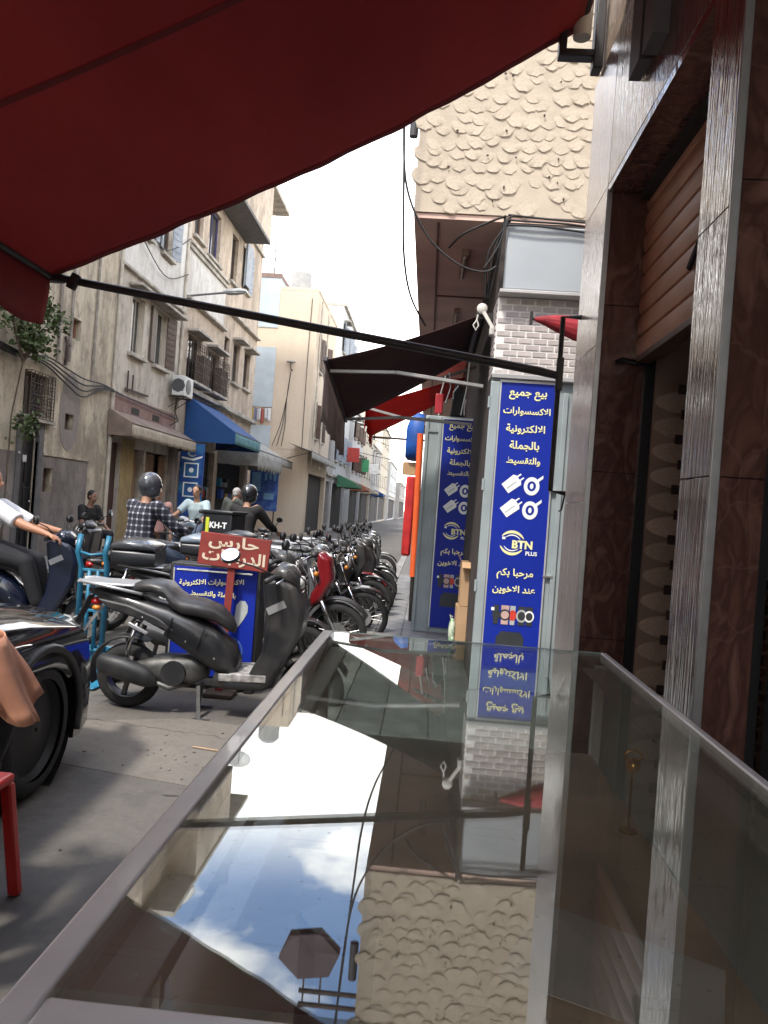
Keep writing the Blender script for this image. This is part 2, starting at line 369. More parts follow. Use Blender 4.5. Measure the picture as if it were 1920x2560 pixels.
peb = M('pebble', (.16, .145, .13), .85, rnd=.4)
pm = G().ell((0, 0, .4), (1, .8, .55), 7, 5).mesh('pebble', peb)
for i in range(46):
    k = random.random()
    x, y = (random.gauss(-1.45, .25), random.gauss(4.25, .16)) if k < .65 else (random.uniform(-2.2, -.75), random.uniform(2.6, 5.1))
    o = link('pebble', pm, road, (x, y, .002)); s = random.uniform(.004, .013); o.scale = (s, s, s); o.rotation_euler.z = random.random()*6
straw = G().tube([(-1.28, 4.47, .012), (-1.1, 4.43, .014), (-.98, 4.45, .012)], .004, 5).build('straw', M('straw', (.45, .3, .17), .8)); tag(straw, 'thin tan stick lying on the sunlit asphalt beside the display case', 'stick')

# right-hand pavement: bed, slabs, kerb stones
pv = tag(G().box(-.48, 6, -40, 120, -.2, .118).build('pavement', M('paving_bed', (.16, .155, .15), .9)), kind='structure')
slabm = M('paving_slab', (.2, .2, .2), .75, var=.25, vs=9, bump=.3, rnd=.16)
sm = G().box(0, .286, 0, .386, 0, .016).mesh('paving_slab', slabm)
for j in range(43):
    for i in range(3):
        o = link('paving_slab', sm, pv, (-.475+i*.292, -.6+j*.392, .116+random.uniform(-.002, .002))); o.rotation_euler.x = random.uniform(-.004, .004)
kb = M('kerb_stone', (.25, .245, .235), .8, var=.3, vs=5, bump=.4, rnd=.12)
km = G().box(0, .165, 0, .965, 0, .33).mesh('kerb_stone', kb)
for j in range(30): link('kerb_stone', km, pv, (-.65+random.uniform(-.004, .004), -3+j*.975, -.2+random.uniform(-.004, .004)))
# left-hand pavement
pl = tag(G().box(-7.3, -6.16, -40, 120, -.2, .12).build('pavement_left', M('left_paving', (.2, .19, .18), .9, var=.25, vs=3)), kind='structure')
for j in range(24): link('kerb_stone', km, pl, (-6.162, 5.5+j*.975, -.2))

# ================================================================== OUR SHOP BUILDING (stone-clad, on the right)
pink = stone_mat('pink_marble', (.80, .66, .60), (.58, .42, .35), (.85, .76, .72), .2, (4, 4, .22), .18, 30, 1, 2.3)
brown = stone_mat('brown_stone', (.17, .08, .062), (.10, .048, .038), (.25, .13, .10), .17, (1, 1, .5), .35, 18, .5)
wood = stone_mat('rippled_stone', (.2, .1, .07), (.11, .055, .042), (.27, .15, .11), .14, (2.2, 2.2, .13), .5, 30, .9, 2.0)
alu = M('aluminium', (.55, .55, .54), .38, .85, var=.08, vs=20)
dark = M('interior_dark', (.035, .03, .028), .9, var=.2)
black = M('black_paint', (.012, .012, .013), .45)
XF = .75
SB = thing('shop_building', 'shop building clad in polished dark brown stone with half-raised brown shutter', 'building', (XF, 3, 0))
def slabs(parent, mat, x, y0, y1, zs, face, t=.02, name='stone_slab'):
    """cladding slabs between heights zs; face 'x' (street face at x) or 'y' (face at y0 towards -Y, x..y1)"""
    for a, b in zip(zs[:-1], zs[1:]):
        g = G()
        if face == 'x': g.box(x, x+t, y0, y1, a+.0015, b-.0015)
        else: g.box(x, y1, y0, y0+t, a+.0015, b-.0015)
        g.build(name, mat, parent, True, bevel=.0015, seg=1)
# cores
G().box(XF+.02, XF+.28, 3.76, 4.26, -.6, 3.12).build('column', dark, SB, True)
G().box(XF+.02, XF+.145, 2.13, 2.36, -.6, 3.12).build('column', dark, SB, True)
G().box(XF+.02, XF+.145, -1.2, -.9, -.6, 3.12).build('column', dark, SB, True)
G().box(XF+.02, 5, -6, 4.26, 3.12, 12.5).build('upper_wall', plaster('shop_upper', (.45, .36, .28), (.36, .29, .22), (.2, .16, .13)), SB, True)
slabs(SB, pink, XF, 3.74, 4.28, [-.57, .10, .80, 1.60, 2.36, 3.12, 3.88], 'x')
slabs(SB, brown, XF+.022, 3.74, XF+.25, [-.57, .15, .95, 1.75, 2.55, 3.12], 'y')
slabs(SB, wood, XF, 2.11, 2.36, [-.57, .15, .9, 1.65, 2.38, 3.12], 'x')
slabs(SB, brown, XF+.024, 2.11, XF+.145, [-.57, .1, .85, 1.65, 2.45, 3.12], 'y')
slabs(SB, brown, XF, -1.2, -.9, [-.57, .1, .85, 1.65, 2.45, 3.12], 'x')
# lintel band
for a, b in ((3.006, 3.735), (2.27, 3.003), (1.5, 2.267), (.75, 1.497), (0, .747), (-1.2, -.003)):
    G().box(XF, XF+.02, a, b, 3.122, 3.88).build('stone_slab', wood, SB, True, bevel=.0015, seg=1)
G().box(XF+.001, XF+.3, -1.2, 3.74, 3.085, 3.118).build('lintel_soffit', brown, SB, True)
for y in (3.735, 2.105):
    G().box(XF-.004, XF+.022, y-.006, y+.004, -.57, 3.1).build('edge_trim', alu, SB, True, bevel=.002)
# rolling shutter, half raised
shm = M('shutter_brown', (.55, .27, .165), .42, var=.2, vs=3, bump=.15, bs=12)
sg = [( .0, 0), (.012, .004), (.018, .03), (.018, .062), (.012, .088), (0, .092)]
sme = G().prism([(-d, z) for d, z in sg]+[(.01, .092), (.01, 0)], 2.37, 3.735, 'Y').mesh('shutter_slat', shm, smooth=True)
sh = G().box(.93, 1.0, 2.37, 3.735, 2.27, 2.30).build('shutter', M('shutter_rail', (.10, .05, .03), .5), SB, True, bevel=.004)
for i in range(9): link('shutter_slat', sme, sh, Vector((.955, 0, 2.305+i*.1))-root_loc(sh))
for y in (3.715, 2.365):
    G().box(.985, 1.03, y, y+.05, -.57, 3.1).build('shutter_channel', black, SB, True)
G().tube([(.93, 2.52, 2.56), (.9, 2.62, 2.6), (.92, 2.85, 2.57), (.93, 3.0, 2.5)], .012, 6).build('shutter_strap', black, SB, True)
G().tube([(.925, 2.5, 2.42), (.905, 2.56, 2.5), (.92, 2.64, 2.46), (.91, 2.6, 2.36), (.93, 2.52, 2.36)], .011, 6).build('shutter_handle', black, SB, True)
G().tube([(.985, 3.70, 2.27), (.93, 3.69, 2.27), (.87, 3.705, 2.285), (.84, 3.71, 2.27)], .012, 6).build('shutter_latch', black, SB, True)
# interior behind the openings
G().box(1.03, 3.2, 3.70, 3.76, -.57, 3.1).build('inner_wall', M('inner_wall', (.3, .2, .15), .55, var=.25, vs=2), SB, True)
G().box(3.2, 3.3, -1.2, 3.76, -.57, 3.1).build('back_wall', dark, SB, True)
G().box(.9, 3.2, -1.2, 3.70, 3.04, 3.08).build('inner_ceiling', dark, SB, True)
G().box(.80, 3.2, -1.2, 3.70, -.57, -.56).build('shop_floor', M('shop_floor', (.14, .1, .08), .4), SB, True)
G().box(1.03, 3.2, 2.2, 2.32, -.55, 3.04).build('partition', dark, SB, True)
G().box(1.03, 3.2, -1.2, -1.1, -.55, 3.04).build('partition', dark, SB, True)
em = G().lathe([(1, 0), (1, .008), (.93, .014)], axis='Y', n=20).mesh('pattern_disc', M('pattern_disc', (.5, .37, .28), .6, rnd=.15))
rm = G().box(-.035, .035, -.012, 0, -.022, .022).mesh('pattern_block', M('pattern_block', (.05, .03, .025), .6))
for k in range(22):
    for c in range(3):
        o = link('pattern_disc', em, SB, Vector((1.17+c*.27, 3.699, -.38+k*.118))-SB.location); o.scale = (.135, -.5, .052)
        o = link('pattern_block', rm, SB, Vector((1.17+c*.27+(.0 if k % 2 else .02), 3.687, -.321+k*.118))-SB.location)
        if c < 2: link('pattern_block', rm, SB, Vector((1.305+c*.27, 3.687, -.38+k*.118))-SB.location)
# upper ledge with roller housing
G().box(.58, .75, -2, 3.55, 4.02, 4.32).build('awning_housing', M('housing_brown', (.05, .033, .03), .6), SB, True, bevel=.01)
G().box(.69, .749, 2.85, 2.99, 3.3, 4.0).build('housing_bracket', M('bracket_grey', (.12, .11, .11), .6), SB, True)
G().box(.70, .749, 3.08, 3.24, 3.34, 4.0).build('housing_bracket', M('bracket_grey', (.12, .11, .11), .6), SB, True)

# ---- our red awning
redf = M('red_canvas', (.25, .03, .031), .85, col2=(.40, .052, .05), vs=1.3, bump=.9, bs=5, trans=.32, stretch=(1, .35, 1), detail=9)
rust = M('rusty_iron', (.06, .04, .03), .7, var=.4)
steel_dk = M('dark_steel', (.035, .03, .028), .5, .3, var=.3, vs=12)
RA = thing('shop_awning', 'large red canvas awning stretched out over the glass display case', 'awning', (.66, 1, 0))
def ra(u, v):
    x = .66+(-2.2-.66)*u; y = -1.6+5.8*v; z = 4.18+(2.66-4.18)*u-.12*math.sin(math.pi*u)*(1-.2*v)
    e = max(0, v-.97)/.03
    return (x, y+e*.008*math.sin(u*70)*math.sin(u*13+1), z+.012*math.sin(v*23+u*5)*math.sin(math.pi*u)-e*.004*math.sin(u*41))
G().sheet(ra, 60, 70).build('canopy', redf, RA, True, smooth='all', solid=.004)
def rv(u, v):
    y = -1.6+5.8*u; sc = .03*abs(math.sin(u*math.pi*9))
    return (-2.205-.02*math.sin(u*40)*v, y+.012*math.sin(v*5)*(1 if u > .98 else 0), 2.655-(.27+sc)*v)
G().sheet(rv, 120, 6).build('valance', redf, RA, True, smooth='all', solid=.004)
for v in (.25, .5, .75):
    G().sheet(lambda p, q, v=v: (lambda t: (t[0], t[1], t[2]-.006))(ra(p, v+(q-.5)*.006)), 60, 1).build('seam', M('red_seam', (.16, .015, .018), .9), RA, True)
G().sheet(lambda p, q: (lambda t: (t[0], t[1]+.003, t[2]-.007))(ra(p, .992+q*.008)), 60, 1).build('hem', M('red_seam', (1, 1, 1)), RA, True)
G().cyl((-2.2, -1.6, 2.66), (-2.2, 4.25, 2.66), .02, n=10).build('front_bar', steel_dk, RA, True, smooth=True)
G().cyl((.62, -1.7, 4.2), (.62, 4.12, 4.2), .045, n=16).build('roller_tube', steel_dk, RA, True, smooth=True)
G().box(.52, .56, 4.13, 4.2, 4.0, 4.3).box(.52, .75, 4.13, 4.2, 3.97, 4.01).box(.7, .75, 4.11, 4.2, 3.9, 4.34).build('roller_bracket', M('bracket_black', (.03, .026, .024), .5), RA, True, bevel=.006)
G().cyl((.635, 4.14, 4.07), (.635, 4.14, 4.27), .047, .05, 14).build('roller_end_cap', M('end_cap', (.62, .58, .48), .6), RA, True, smooth=True)
G().tube([(.66, 4.2, 2.28), (.55, 4.2, 2.3), (-2.2, 4.2, 2.66)], [.02, .024, .022], 10).build('arm', steel_dk, RA, True, smooth=True)
G().tube([(.75, 4.19, 2.60), (.655, 4.2, 2.60), (.655, 4.2, 1.66), (.735, 4.21, 1.65)], .0135, 8).build('wall_rail', steel_dk, RA, True, smooth=True)
G().box(.64, .675, 4.18, 4.22, 2.2, 2.38).build('arm_clamp', steel_dk, RA, True, bevel=.005)
G().tube([(.735, 4.21, 1.645), (.72, 4.19, 1.56), (.705, 4.19, 1.55)], .005, 6).build('rail_hook', steel_dk, RA, True)
G().obox((-2.19, 4.22, 2.66), (.1, .07, .05)).obox((-2.06, 4.19, 2.635), (.05, .04, .09), (0, .4, 0)).build('corner_joint', steel_dk, RA, True, bevel=.008)
# real size and place of the shop front and its awning
SB.scale = RA.scale = (2/3,)*3; SB.location = (.5, 2.0, .5); RA.location = (.44, .667, .5)
# furled red cloth poking out beside the brick pier
fl = thing('furled_cloth', 'furled red cloth on a short bar beside the grey brick pier', 'cloth', (.75, 5, 2.7))
G().loft([(.60, 2.785, .012, .012), (.66, 2.78, .03, .03), (.74, 2.765, .055, .045), (.86, 2.74, .08, .05), (1.0, 2.72, .09, .05)], 14, 2).build('cloth', M('red_cloth', (.34, .02, .03), .8, var=.35, vs=18, stretch=(.3, 1, 1)), fl).location = (-.75, 0, -2.7)
G().tube([(.575, 5, 2.79), (1.62, 5, 2.60)], .01, 6).box(.57, .585, 4.98, 5.02, 2.75, 2.83).build('bar', steel_dk, fl, False).location = (-.75, -5, -2.7)

# ================================================================== CORNER BUILDING with scale-relief wall
cream = M('cream_relief', (.47, .40, .31), .85, var=.10, vs=5, bump=.25, bs=60, rnd=.05)
soff = M('soffit_brown', (.70, .49, .40), .8, var=.15, vs=2)
CB = thing('corner_building', 'cream corner building whose overhanging upper floor is covered in plaster scales', 'building', (1, 6.2, 0))
G().box(-.285, 6, 6.2, 24, 3.905, 9.2).build('upper_floor', cream, CB, True)
G().box(-.27, 6, 6.215, 24, 3.86, 3.90).build('soffit', soff, CB, True)
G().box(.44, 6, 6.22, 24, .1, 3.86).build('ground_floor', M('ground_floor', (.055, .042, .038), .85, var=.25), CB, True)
G().box(1.6, 1.8, 2.86, 6.19, .1, 3.86).build('setback_wall', M('setback', (.2, .16, .14), .85), CB, True)
# plaster scales
sc = G(); ring = []; N = 10
vs_ = [(0, 0, .55)]; fs_ = []
for j in range(N):
    t = math.pi+math.pi*j/(N-1); ring.append((math.cos(t), math.sin(t)))
pts = [(-1, 0.0), *[(math.cos(math.pi+math.pi*j/9), math.sin(math.pi+math.pi*j/9)) for j in range(1, 9)], (1, 0), (.75, .55), (0, .8), (-.75, .55)]
SCM = []
n = len(pts); pts0 = pts
for vv in range(6):
  g = G(); pts = [(x*random.uniform(.93, 1.08), z*random.uniform(.92, 1.1)+random.uniform(-.03, .03)) for x, z in pts0]
  outer = [(x*1.06, 0, z*1.06) for x, z in pts]
  mid = [(x*.86, -(.17*max(.0, -z)**.6+.02 if z <= .05 else -.02), z*.93 if z < 0 else z*.9) for x, z in pts]
  g.add(outer+mid+[(0, -.10, -.25)], [[i, (i+1) % n, n+(i+1) % n, n+i] for i in range(n)]+[[n+i, n+(i+1) % n, 2*n] for i in range(n)])
  SCM.append(g.mesh('plaster_scale', cream, smooth=True))
rows = 24; cnt = 0
for r in range(rows):
    z = 4.0+r*.1
    for c in range(12):
        x = -.24+c*.128+(.064 if r % 2 else 0)+random.gauss(0, .018)
        if x > 1.22 or random.random() < .08: continue
        s = random.uniform(.06, .092)
        o = link('plaster_scale', random.choice(SCM), CB, Vector((x, 6.2, z+random.gauss(0, .022)))-CB.location); o.scale = (s, s*random.uniform(.45, .85), s*random.uniform(.85, 1.1)); o.rotation_euler.y = random.gauss(0, .22); cnt += 1
hole = M('drill_hole', (.05, .035, .025), .9)
hm = G().lathe([(1, 0), (1, .3)], axis='Y', n=8).mesh('drill_hole', hole)
for i in range(16):
    o = link('drill_hole', hm, CB, Vector((random.uniform(-.1, 1.05), 6.178, random.uniform(3.98, 5.6)))-CB.location); o.scale = (random.uniform(.005, .012), .02, random.uniform(.006, .014))
# soffit seams and strip lights
for x in (-.09,): G().box(x, x+.02, 6.3, 20, 3.846, 3.86).build('soffit_batten', M('batten', (.2, .12, .09), .8), CB, True)
for y in (8.4, 10.9, 13.5): G().box(-.07, .44, y, y+.03, 3.848, 3.86).build('soffit_batten', M('batten', (.2, .12, .09), .8), CB, True)
for y in (6.9, 8.9):
    f = G().box(.14, .2, y, y+.7, 3.81, 3.858).build('strip_light', M('light_body', (.35, .25, .2), .6), CB, True)
    G().cyl((.17, y+.04, 3.80), (.17, y+.66, 3.80), .013).build('tube', M('lamp_tube', (.55, .42, .35), .3), f, True)
# pale grey service box above the brick pier
G().box(.47, 1.6, 6.08, 6.22, 3.285, 3.79).build('service_box', M('grey_panel', (.36, .39, .41), .5, var=.06, vs=2), CB, True, bevel=.012)
G().box(.44, 1.6, 6.06, 6.23, 3.255, 3.283).build('ledge', M('grey_ledge', (.42, .41, .40), .6), CB, True, bevel=.005)
# brick pier
PIER = G().box(.442, 1.6, 6.19, 6.4, 2.62, 3.25).build('brick_pier', M('mortar', (.74, .72, .69), .85), CB, True)
bk = M('grey_brick', (.46, .41, .39), .7, var=.15, vs=14, bump=.2, rnd=.12)
bme = G().box(0, .103, 0, .008, 0, .036).mesh('brick', bk)
for r in range(12):
    for c in range(10):
        x = .452+c*.117-(.058 if r % 2 else 0)
        if c == 0 and r % 2: continue
        link('brick', bme, PIER, Vector((x, 6.184, 2.635+r*.0515))-root_loc(PIER))
for y in range(3):
    for r in range(12):
        b = link('brick', bme, PIER, Vector((.443, 6.215+y*.117, 2.635+r*.0515))-root_loc(PIER)); b.rotation_euler.z = R(90)
# metal door case with banner (faces the camera)
gm = M('grey_green_steel', (.30, .35, .36), .45, .1, var=.14, vs=3, bump=.1, bs=8)
G().box(.435, 1.6, 6.12, 6.19, .13, 2.585).build('steel_panel', gm, CB, True, bevel=.006)
G().box(.428, .50, 6.085, 6.121, .13, 2.56).build('steel_post', gm, CB, True, bevel=.006)
G().box(.43, 1.6, 6.07, 6.12, 2.585, 2.62).build('steel_head', M('head_rail', (.33, .33, .33), .5), CB, True, bevel=.004)
for z in (.9, 1.7, 2.35): G().cyl((.424, 6.09, z), (.424, 6.09, z+.09), .012).build('hinge', gm, CB, True)
G().box(1.0, 1.04, 6.095, 6.121, .13, 2.5).build('steel_post', gm, CB, True, bevel=.004)
for z in (1.05, 1.72): G().box(.94, 1.02, 6.09, 6.12, z, z+.014).build('door_bolt', alu, CB, True)

blue = M('banner_blue', (.005, .022, .30), .5, spec=.3, var=.10, vs=2, bump=.06, bs=3)
yel = M('print_yellow', (.88, .84, .42), .5, var=.1); wht = M('print_white', (.85, .88, .86), .5, var=.04)
gry = M('print_grey', (.42, .45, .44), .5); dkp = M('print_dark', (.03, .035, .04), .5); redp = M('print_red', (.6, .05, .03), .5); pnk = M('print_pink', (.55, .38, .34), .5)
def ringp(g, cx, cz, r0, r1, a0, a1, y, n=26):
    k = []
    for i in range(n+1):
        t = a0+(a1-a0)*i/n; w = max(0, math.sin(math.pi*i/n))**.5; ri = r1-(r1-r0)*w
        k.append(((cx+math.cos(t)*r1, y, cz+math.sin(t)*r1), (cx+math.cos(t)*ri, y, cz+math.sin(t)*ri)))
    g.add([p for q in k for p in q], [(2*i, 2*i+1, 2*i+3, 2*i+2) for i in range(n)])
def flat(pts, y): return G().add([(x, y, z) for x, z in pts], [list(range(len(pts)))])
def disc(cx, cz, rx, rz, y, n=20): return flat([(cx+rx*math.cos(2*math.pi*i/n), cz+rz*math.sin(2*math.pi*i/n)) for i in range(n)], y)
def banner(label, x0, x1, Y, z0, z1, scale_z=1, dark_=False):
    B = thing('vertical_banner', label, 'banner', ((x0+x1)/2, Y, z0), group='tall blue shop banners')
    cx = (x0+x1)/2; w = x1-x0
    G().box(x0, x1, Y, Y+.012, z0, z1).build('panel', blue, B, True)
    fr = G().box(x0-.012, x0, Y-.004, Y+.014, z0, z1).box(x1, x1+.012, Y-.004, Y+.014, z0, z1).box(x0-.012, x1+.012, Y-.004, Y+.014, z1, z1+.018)
    fr.build('frame', M('banner_frame', (.6, .62, .63), .4, .5), B, True)
    y = Y-.003
    for s, z, ww in (('بيع جميع', 2.462, .30), ('الاكسسوارات', 2.335, .375), ('الالكترونية', 2.195, .31), ('بالجملة', 2.065, .235), ('والتقسيط', 1.945, .27), ('مرحبا بكم', 1.055, .29), ('عند الاخوين', .93, .34)):
        txt(s, yel, B, cx-.005, y, z, width=ww*w/.44, bold=.022)
    for k, zc in ((0, 1.77), (1, 1.58)):   # chargers and cable coils
        a = R(40); ca, sa = math.cos(a), math.sin(a); ccx = cx-.075
        rp_ = lambda u, v: (ccx+u*ca-v*sa*1, zc+u*sa+v*ca)
        P = [rp_(-.075, -.045), rp_(.045, -.05), rp_(.06, -.03), rp_(.06, .03), rp_(.045, .05), rp_(-.075, .045)]
        ch = flat(P, y).build('charger_print', wht, B, True)
        q = G()
        for v in (-.018, .018): q.add([(*(lambda t: (t[0], y, t[1]))(rp_(a_, b_)),) for a_, b_ in ((.06, v-.006), (.095, v-.006), (.095, v+.006), (.06, v+.006))], [(0, 1, 2, 3)])
        q.build('prongs_print', wht, B, True)
        flat([rp_(-.06, -.012), rp_(.03, -.012), rp_(.03, -.004), rp_(-.06, -.004)], y-.001).build('charger_line', gry, B, True)
        g2 = G(); cx2 = cx+.075; ringp(g2, cx2, zc-.02, .035, .07, 0, 2*math.pi, y)
        n = 24; g2 = G(); g2.add([(cx2+math.cos(2*math.pi*i/n)*r*.85, y, zc-.015+math.sin(2*math.pi*i/n)*r) for r in (.04, .072) for i in range(n)], [(i, (i+1) % n, n+(i+1) % n, n+i) for i in range(n)])
        g2.add([(cx2+.05, y-.0005, zc+.02), (cx2+.085, y-.0005, zc+.05), (cx2+.085, y-.0005, zc+.075), (cx2+.04, y-.0005, zc+.04)], [(0, 1, 2, 3)])
        g2.build('cable_print', wht, B, True)
        disc(cx2, zc-.015, .014, .022, y).build('coil_print', wht, B, True)
    g3 = G(); ringp(g3, cx-.045, 1.30, .076, .098, R(-15+35), R(150), y); ringp(g3, cx-.045, 1.30, .076, .098, R(195), R(330), y); g3.build('logo_arc', yel, B, True)
    g4 = G(); ringp(g4, cx-.045, 1.295, .062, .071, R(25), R(140), y-.0005); ringp(g4, cx-.045, 1.305, .062, .071, R(205), R(320), y-.0005); g4.build('logo_arc', wht, B, True)
    flat([(cx-.125, 1.325), (cx-.10, 1.325), (cx-.10, 1.345), (cx-.125, 1.345)], y-.001).build('logo_plug', wht, B, True)
    txt('BTN', yel, B, cx+.035, y-.002, 1.29, width=.16, bold=.04, arabic=False)
    txt('PLUS', wht, B, cx+.11, y-.002, 1.225, width=.09, bold=.03, arabic=False)
    # watches
    zc = .73
    for dx_, rx, rz, m1, m2 in ((-.13, .03, .05, dkp, dkp), (-.06, .045, .045, pnk, dkp), (.0, .03, .042, redp, redp), (.07, .042, .05, dkp, gry), (.13, .038, .045, dkp, wht)):
        flat([(cx+dx_-rx*.6, zc-.075), (cx+dx_+rx*.6, zc-.075), (cx+dx_+rx*.7, zc+.075), (cx+dx_-rx*.7, zc+.075)], y-.0006-abs(dx_)*.002).build('watch_strap', m1 if m1 is not redp else gry, B, True)
        disc(cx+dx_, zc, rx, rz, y-.0014-abs(dx_)*.002).build('watch_case', m2, B, True); disc(cx+dx_, zc, rx*.7, rz*.7, y-.0024-abs(dx_)*.002).build('watch_face', m1, B, True)
    flat([(cx-.17, zc+.03), (cx-.145, zc+.03), (cx-.145, zc+.055), (cx-.17, zc+.055)], y-.003).build('logo_square', wht, B, True)
    flat([(cx-.12, .44), (cx+.1, .44), (cx+.1, .55), (cx+.07, .6), (cx-.08, .6), (cx-.12, .55)], y).build('speaker_print', dkp, B, True)
    return B
banner('brightly lit blue banner with yellow Arabic text under the grey brick pier', .512, .945, 6.10, .32, 2.56)
# second leaf standing out over the pavement, in the shade of the maroon awning
LF = thing('steel_door_leaf', 'grey steel door leaf opened across the pavement in the shade', 'door', (.2, 8.72, .13))
G().box(-.09, .60, 8.72, 8.76, .14, 2.585).build('leaf', gm, LF, True, bevel=.005)
for x in (-.085, .06): G().box(x, x+.035, 8.70, 8.722, .14, 2.57).build('stile', gm, LF, True, bevel=.004)
for z in (.7, 1.6, 2.4): G().box(-.05, .06, 8.705, 8.722, z, z+.03).build('rail', gm, LF, True)
banner('shaded blue banner on the far door leaf behind cardboard boxes', .115, .55, 8.69, .2, 2.55)
# cardboard boxes
cb = M('cardboard', (.42, .27, .15), .85, var=.1, vs=5); cbi = M('cardboard_dark', (.3, .18, .1), .85)
def carton(label, x0, x1, y0, y1, z0, z1, open_=True):
    T = thing('cardboard_box', label, 'box', ((x0+x1)/2, (y0+y1)/2, z0), group='cardboard boxes by the banner')
    t = .006
    G().box(x0, x1, y0, y0+t, z0, z1).build('side', cb, T, True); G().box(x0, x1, y1-t, y1, z0, z1).build('side', cb, T, True)
    G().box(x0, x0+t, y0+t, y1-t, z0, z1).build('side', cb, T, True); G().box(x1-t, x1, y0+t, y1-t, z0, z1).build('side', cb, T, True)
    G().box(x0+t, x1-t, y0+t, y1-t, z0, z0+t).build('bottom', cb, T, True)
    if open_:
        G().add([(x0, y0, z1), (x1, y0, z1), (x1, y0-.08, z1-.05), (x0, y0-.08, z1-.05)], [(0, 1, 2, 3)]).build('flap', cb, T, True, solid=.004)
        G().add([(x0, y0, z1), (x0, y1, z1), (x0-.05, y1, z1+.09), (x0-.05, y0, z1+.09)], [(0, 1, 2, 3)]).build('flap', cbi, T, True, solid=.004)
    else: G().box(x0+.001, x1-.001, y0+.001, y1-.001, z1, z1+.004).build('lid', cb, T, True)
    return T
carton('lower tan cardboard box resting on the pavement by the banner', .34, .66, 7.2, 7.5, .135, .63, False)
carton('upper open cardboard box stacked beside the steel post', .36, .66, 7.22, 7.5, .64, 1.05)
bag = thing('plastic_bag', 'small white and green plastic bag leaning on the lower cardboard box', 'bag', (.3, 7.25, .13))
G().ell((.31, 7.22, .40), (.035, .05, .12), 10, 8).ell((.315, 7.22, .27), (.03, .06, .13), 10, 8).build('body', M('bag_white', (.55, .6, .48), .4, col2=(.12, .3, .12), vs=18, lo=.5, hi=.6), bag, True, smooth='all')
G().tube([(.30, 7.22, .50), (.285, 7.22, .55), (.31, 7.23, .53)], .006, 6).build('handle', M('bag_white', (1, 1, 1)), bag, True)

# ---- maroon awning of the corner shop
mar = M('maroon_canvas', (.05, .018, .02), .85, var=.2, vs=2, trans=.08)
MA = thing('shop_awning', 'dark maroon awning reaching out over the pavement with grey lettered valance', 'awning', (.4, 7.2, 0))
def ma(u, v):
    x = .31-1.255*u; return (x, 6.45+1.75*v, 3.16-.45*u-.30*v*u-.03*math.sin(math.pi*u))
G().sheet(ma, 14, 10).build('canopy', mar, MA, True, smooth='all', solid=.006)
G().sheet(lambda u, v: (-.95-.015*math.sin(u*30)*v, 6.45+1.75*u, 2.71-.30*u-(.5-.1*u+.012*math.sin(u*44))*v), 40, 4).build('valance', M('valance_grey', (.42, .36, .34), .85, var=.25, vs=4, trans=.45), MA, True, smooth='all', solid=.004)
G().bar((-.945, 6.42, 2.715), (-.945, 8.23, 2.405), .04, .04).build('front_bar', M('bar_black', (.03, .025, .03), .5), MA, True, bevel=.006)
for v in (.10, .92):
    y = 6.45+1.75*v; z1 = 2.71-.30*v
    G().bar((.40, y, 2.62-.2*v), (-.35, y, 2.70-.26*v), .045, .03).bar((-.35, y, 2.70-.26*v), (-.93, y, z1-.03), .035, .028).build('folding_arm', M('arm_grey', (.3, .29, .28), .5, .4), MA, True, bevel=.004)
G().cyl((.33, 6.42, 3.17), (.33, 8.3, 3.17), .045).box(.33, .44, 6.5, 6.56, 3.14, 3.2).build('roller_tube', steel_dk, MA, True, smooth=True)
gl = M('gear_white', (.6, .58, .53), .5)
G().lathe([(.03, -.02), (.045, -.01), (.045, .015), (.03, .025)], (.33, 6.38, 3.20), 'Y', 14).bar((.34, 6.38, 3.18), (.44, 6.36, 3.02), .035, .03).box(.40, .46, 6.32, 6.4, 2.98, 3.04).build('gear_box', gl, MA, True, bevel=.004)
G().tube([(.30, 6.38, 3.15), (.29, 6.38, 3.1), (.265, 6.38, 3.06), (.29, 6.38, 3.02), (.31, 6.38, 3.06), (.295, 6.38, 3.1)], .007, 6).build('crank_loop', gl, MA, True)
txt('الاخوين', M('faded_print', (.52, .47, .45), .8), MA, -.975, 7.3, 2.36, width=.8, rot=Matrix.Rotation(R(-90), 4, 'Z') @ Matrix.Rotation(R(10), 4, 'Y'))
# hooks, poles and hung goods in the shade under it
HG = thing('goods_rack', 'dark rack of hooks and tools hung below the maroon awning', 'rack', (.45, 8.9, 2.5))
for i, (x, z0, z1) in enumerate(((.05, 2.6, 3.05), (.12, 2.75, 3.1), (.30, 2.62, 3.25), (.2, 2.8, 2.95), (.34, 2.62, 2.8))):
    G().tube([(x, 8.8, z0), (x+random.uniform(-.03, .05), 8.8, (z0+z1)/2), (x+random.uniform(0, .08), 8.78, z1)], .009, 6).build('hook', alu if i % 2 else gl, HG, True)
G().bar((-.02, 8.8, 3.0), (.44, 8.8, 3.18), .03, .03).build('rail', steel_dk, HG, True)
G().box(.0, .09, 8.79, 8.83, 2.62, 2.85).build('tool_handle', M('red_plastic', (.4, .02, .03), .5), HG, True, bevel=.01)
G().prism([(.18, 2.6), (.36, 2.62), (.34, 2.9), (.22, 3.0)], 8.85, 9.0, 'Y').build('dark_bag', M('black_fabric', (.015, .014, .014), .8), HG, True, bevel=.02)
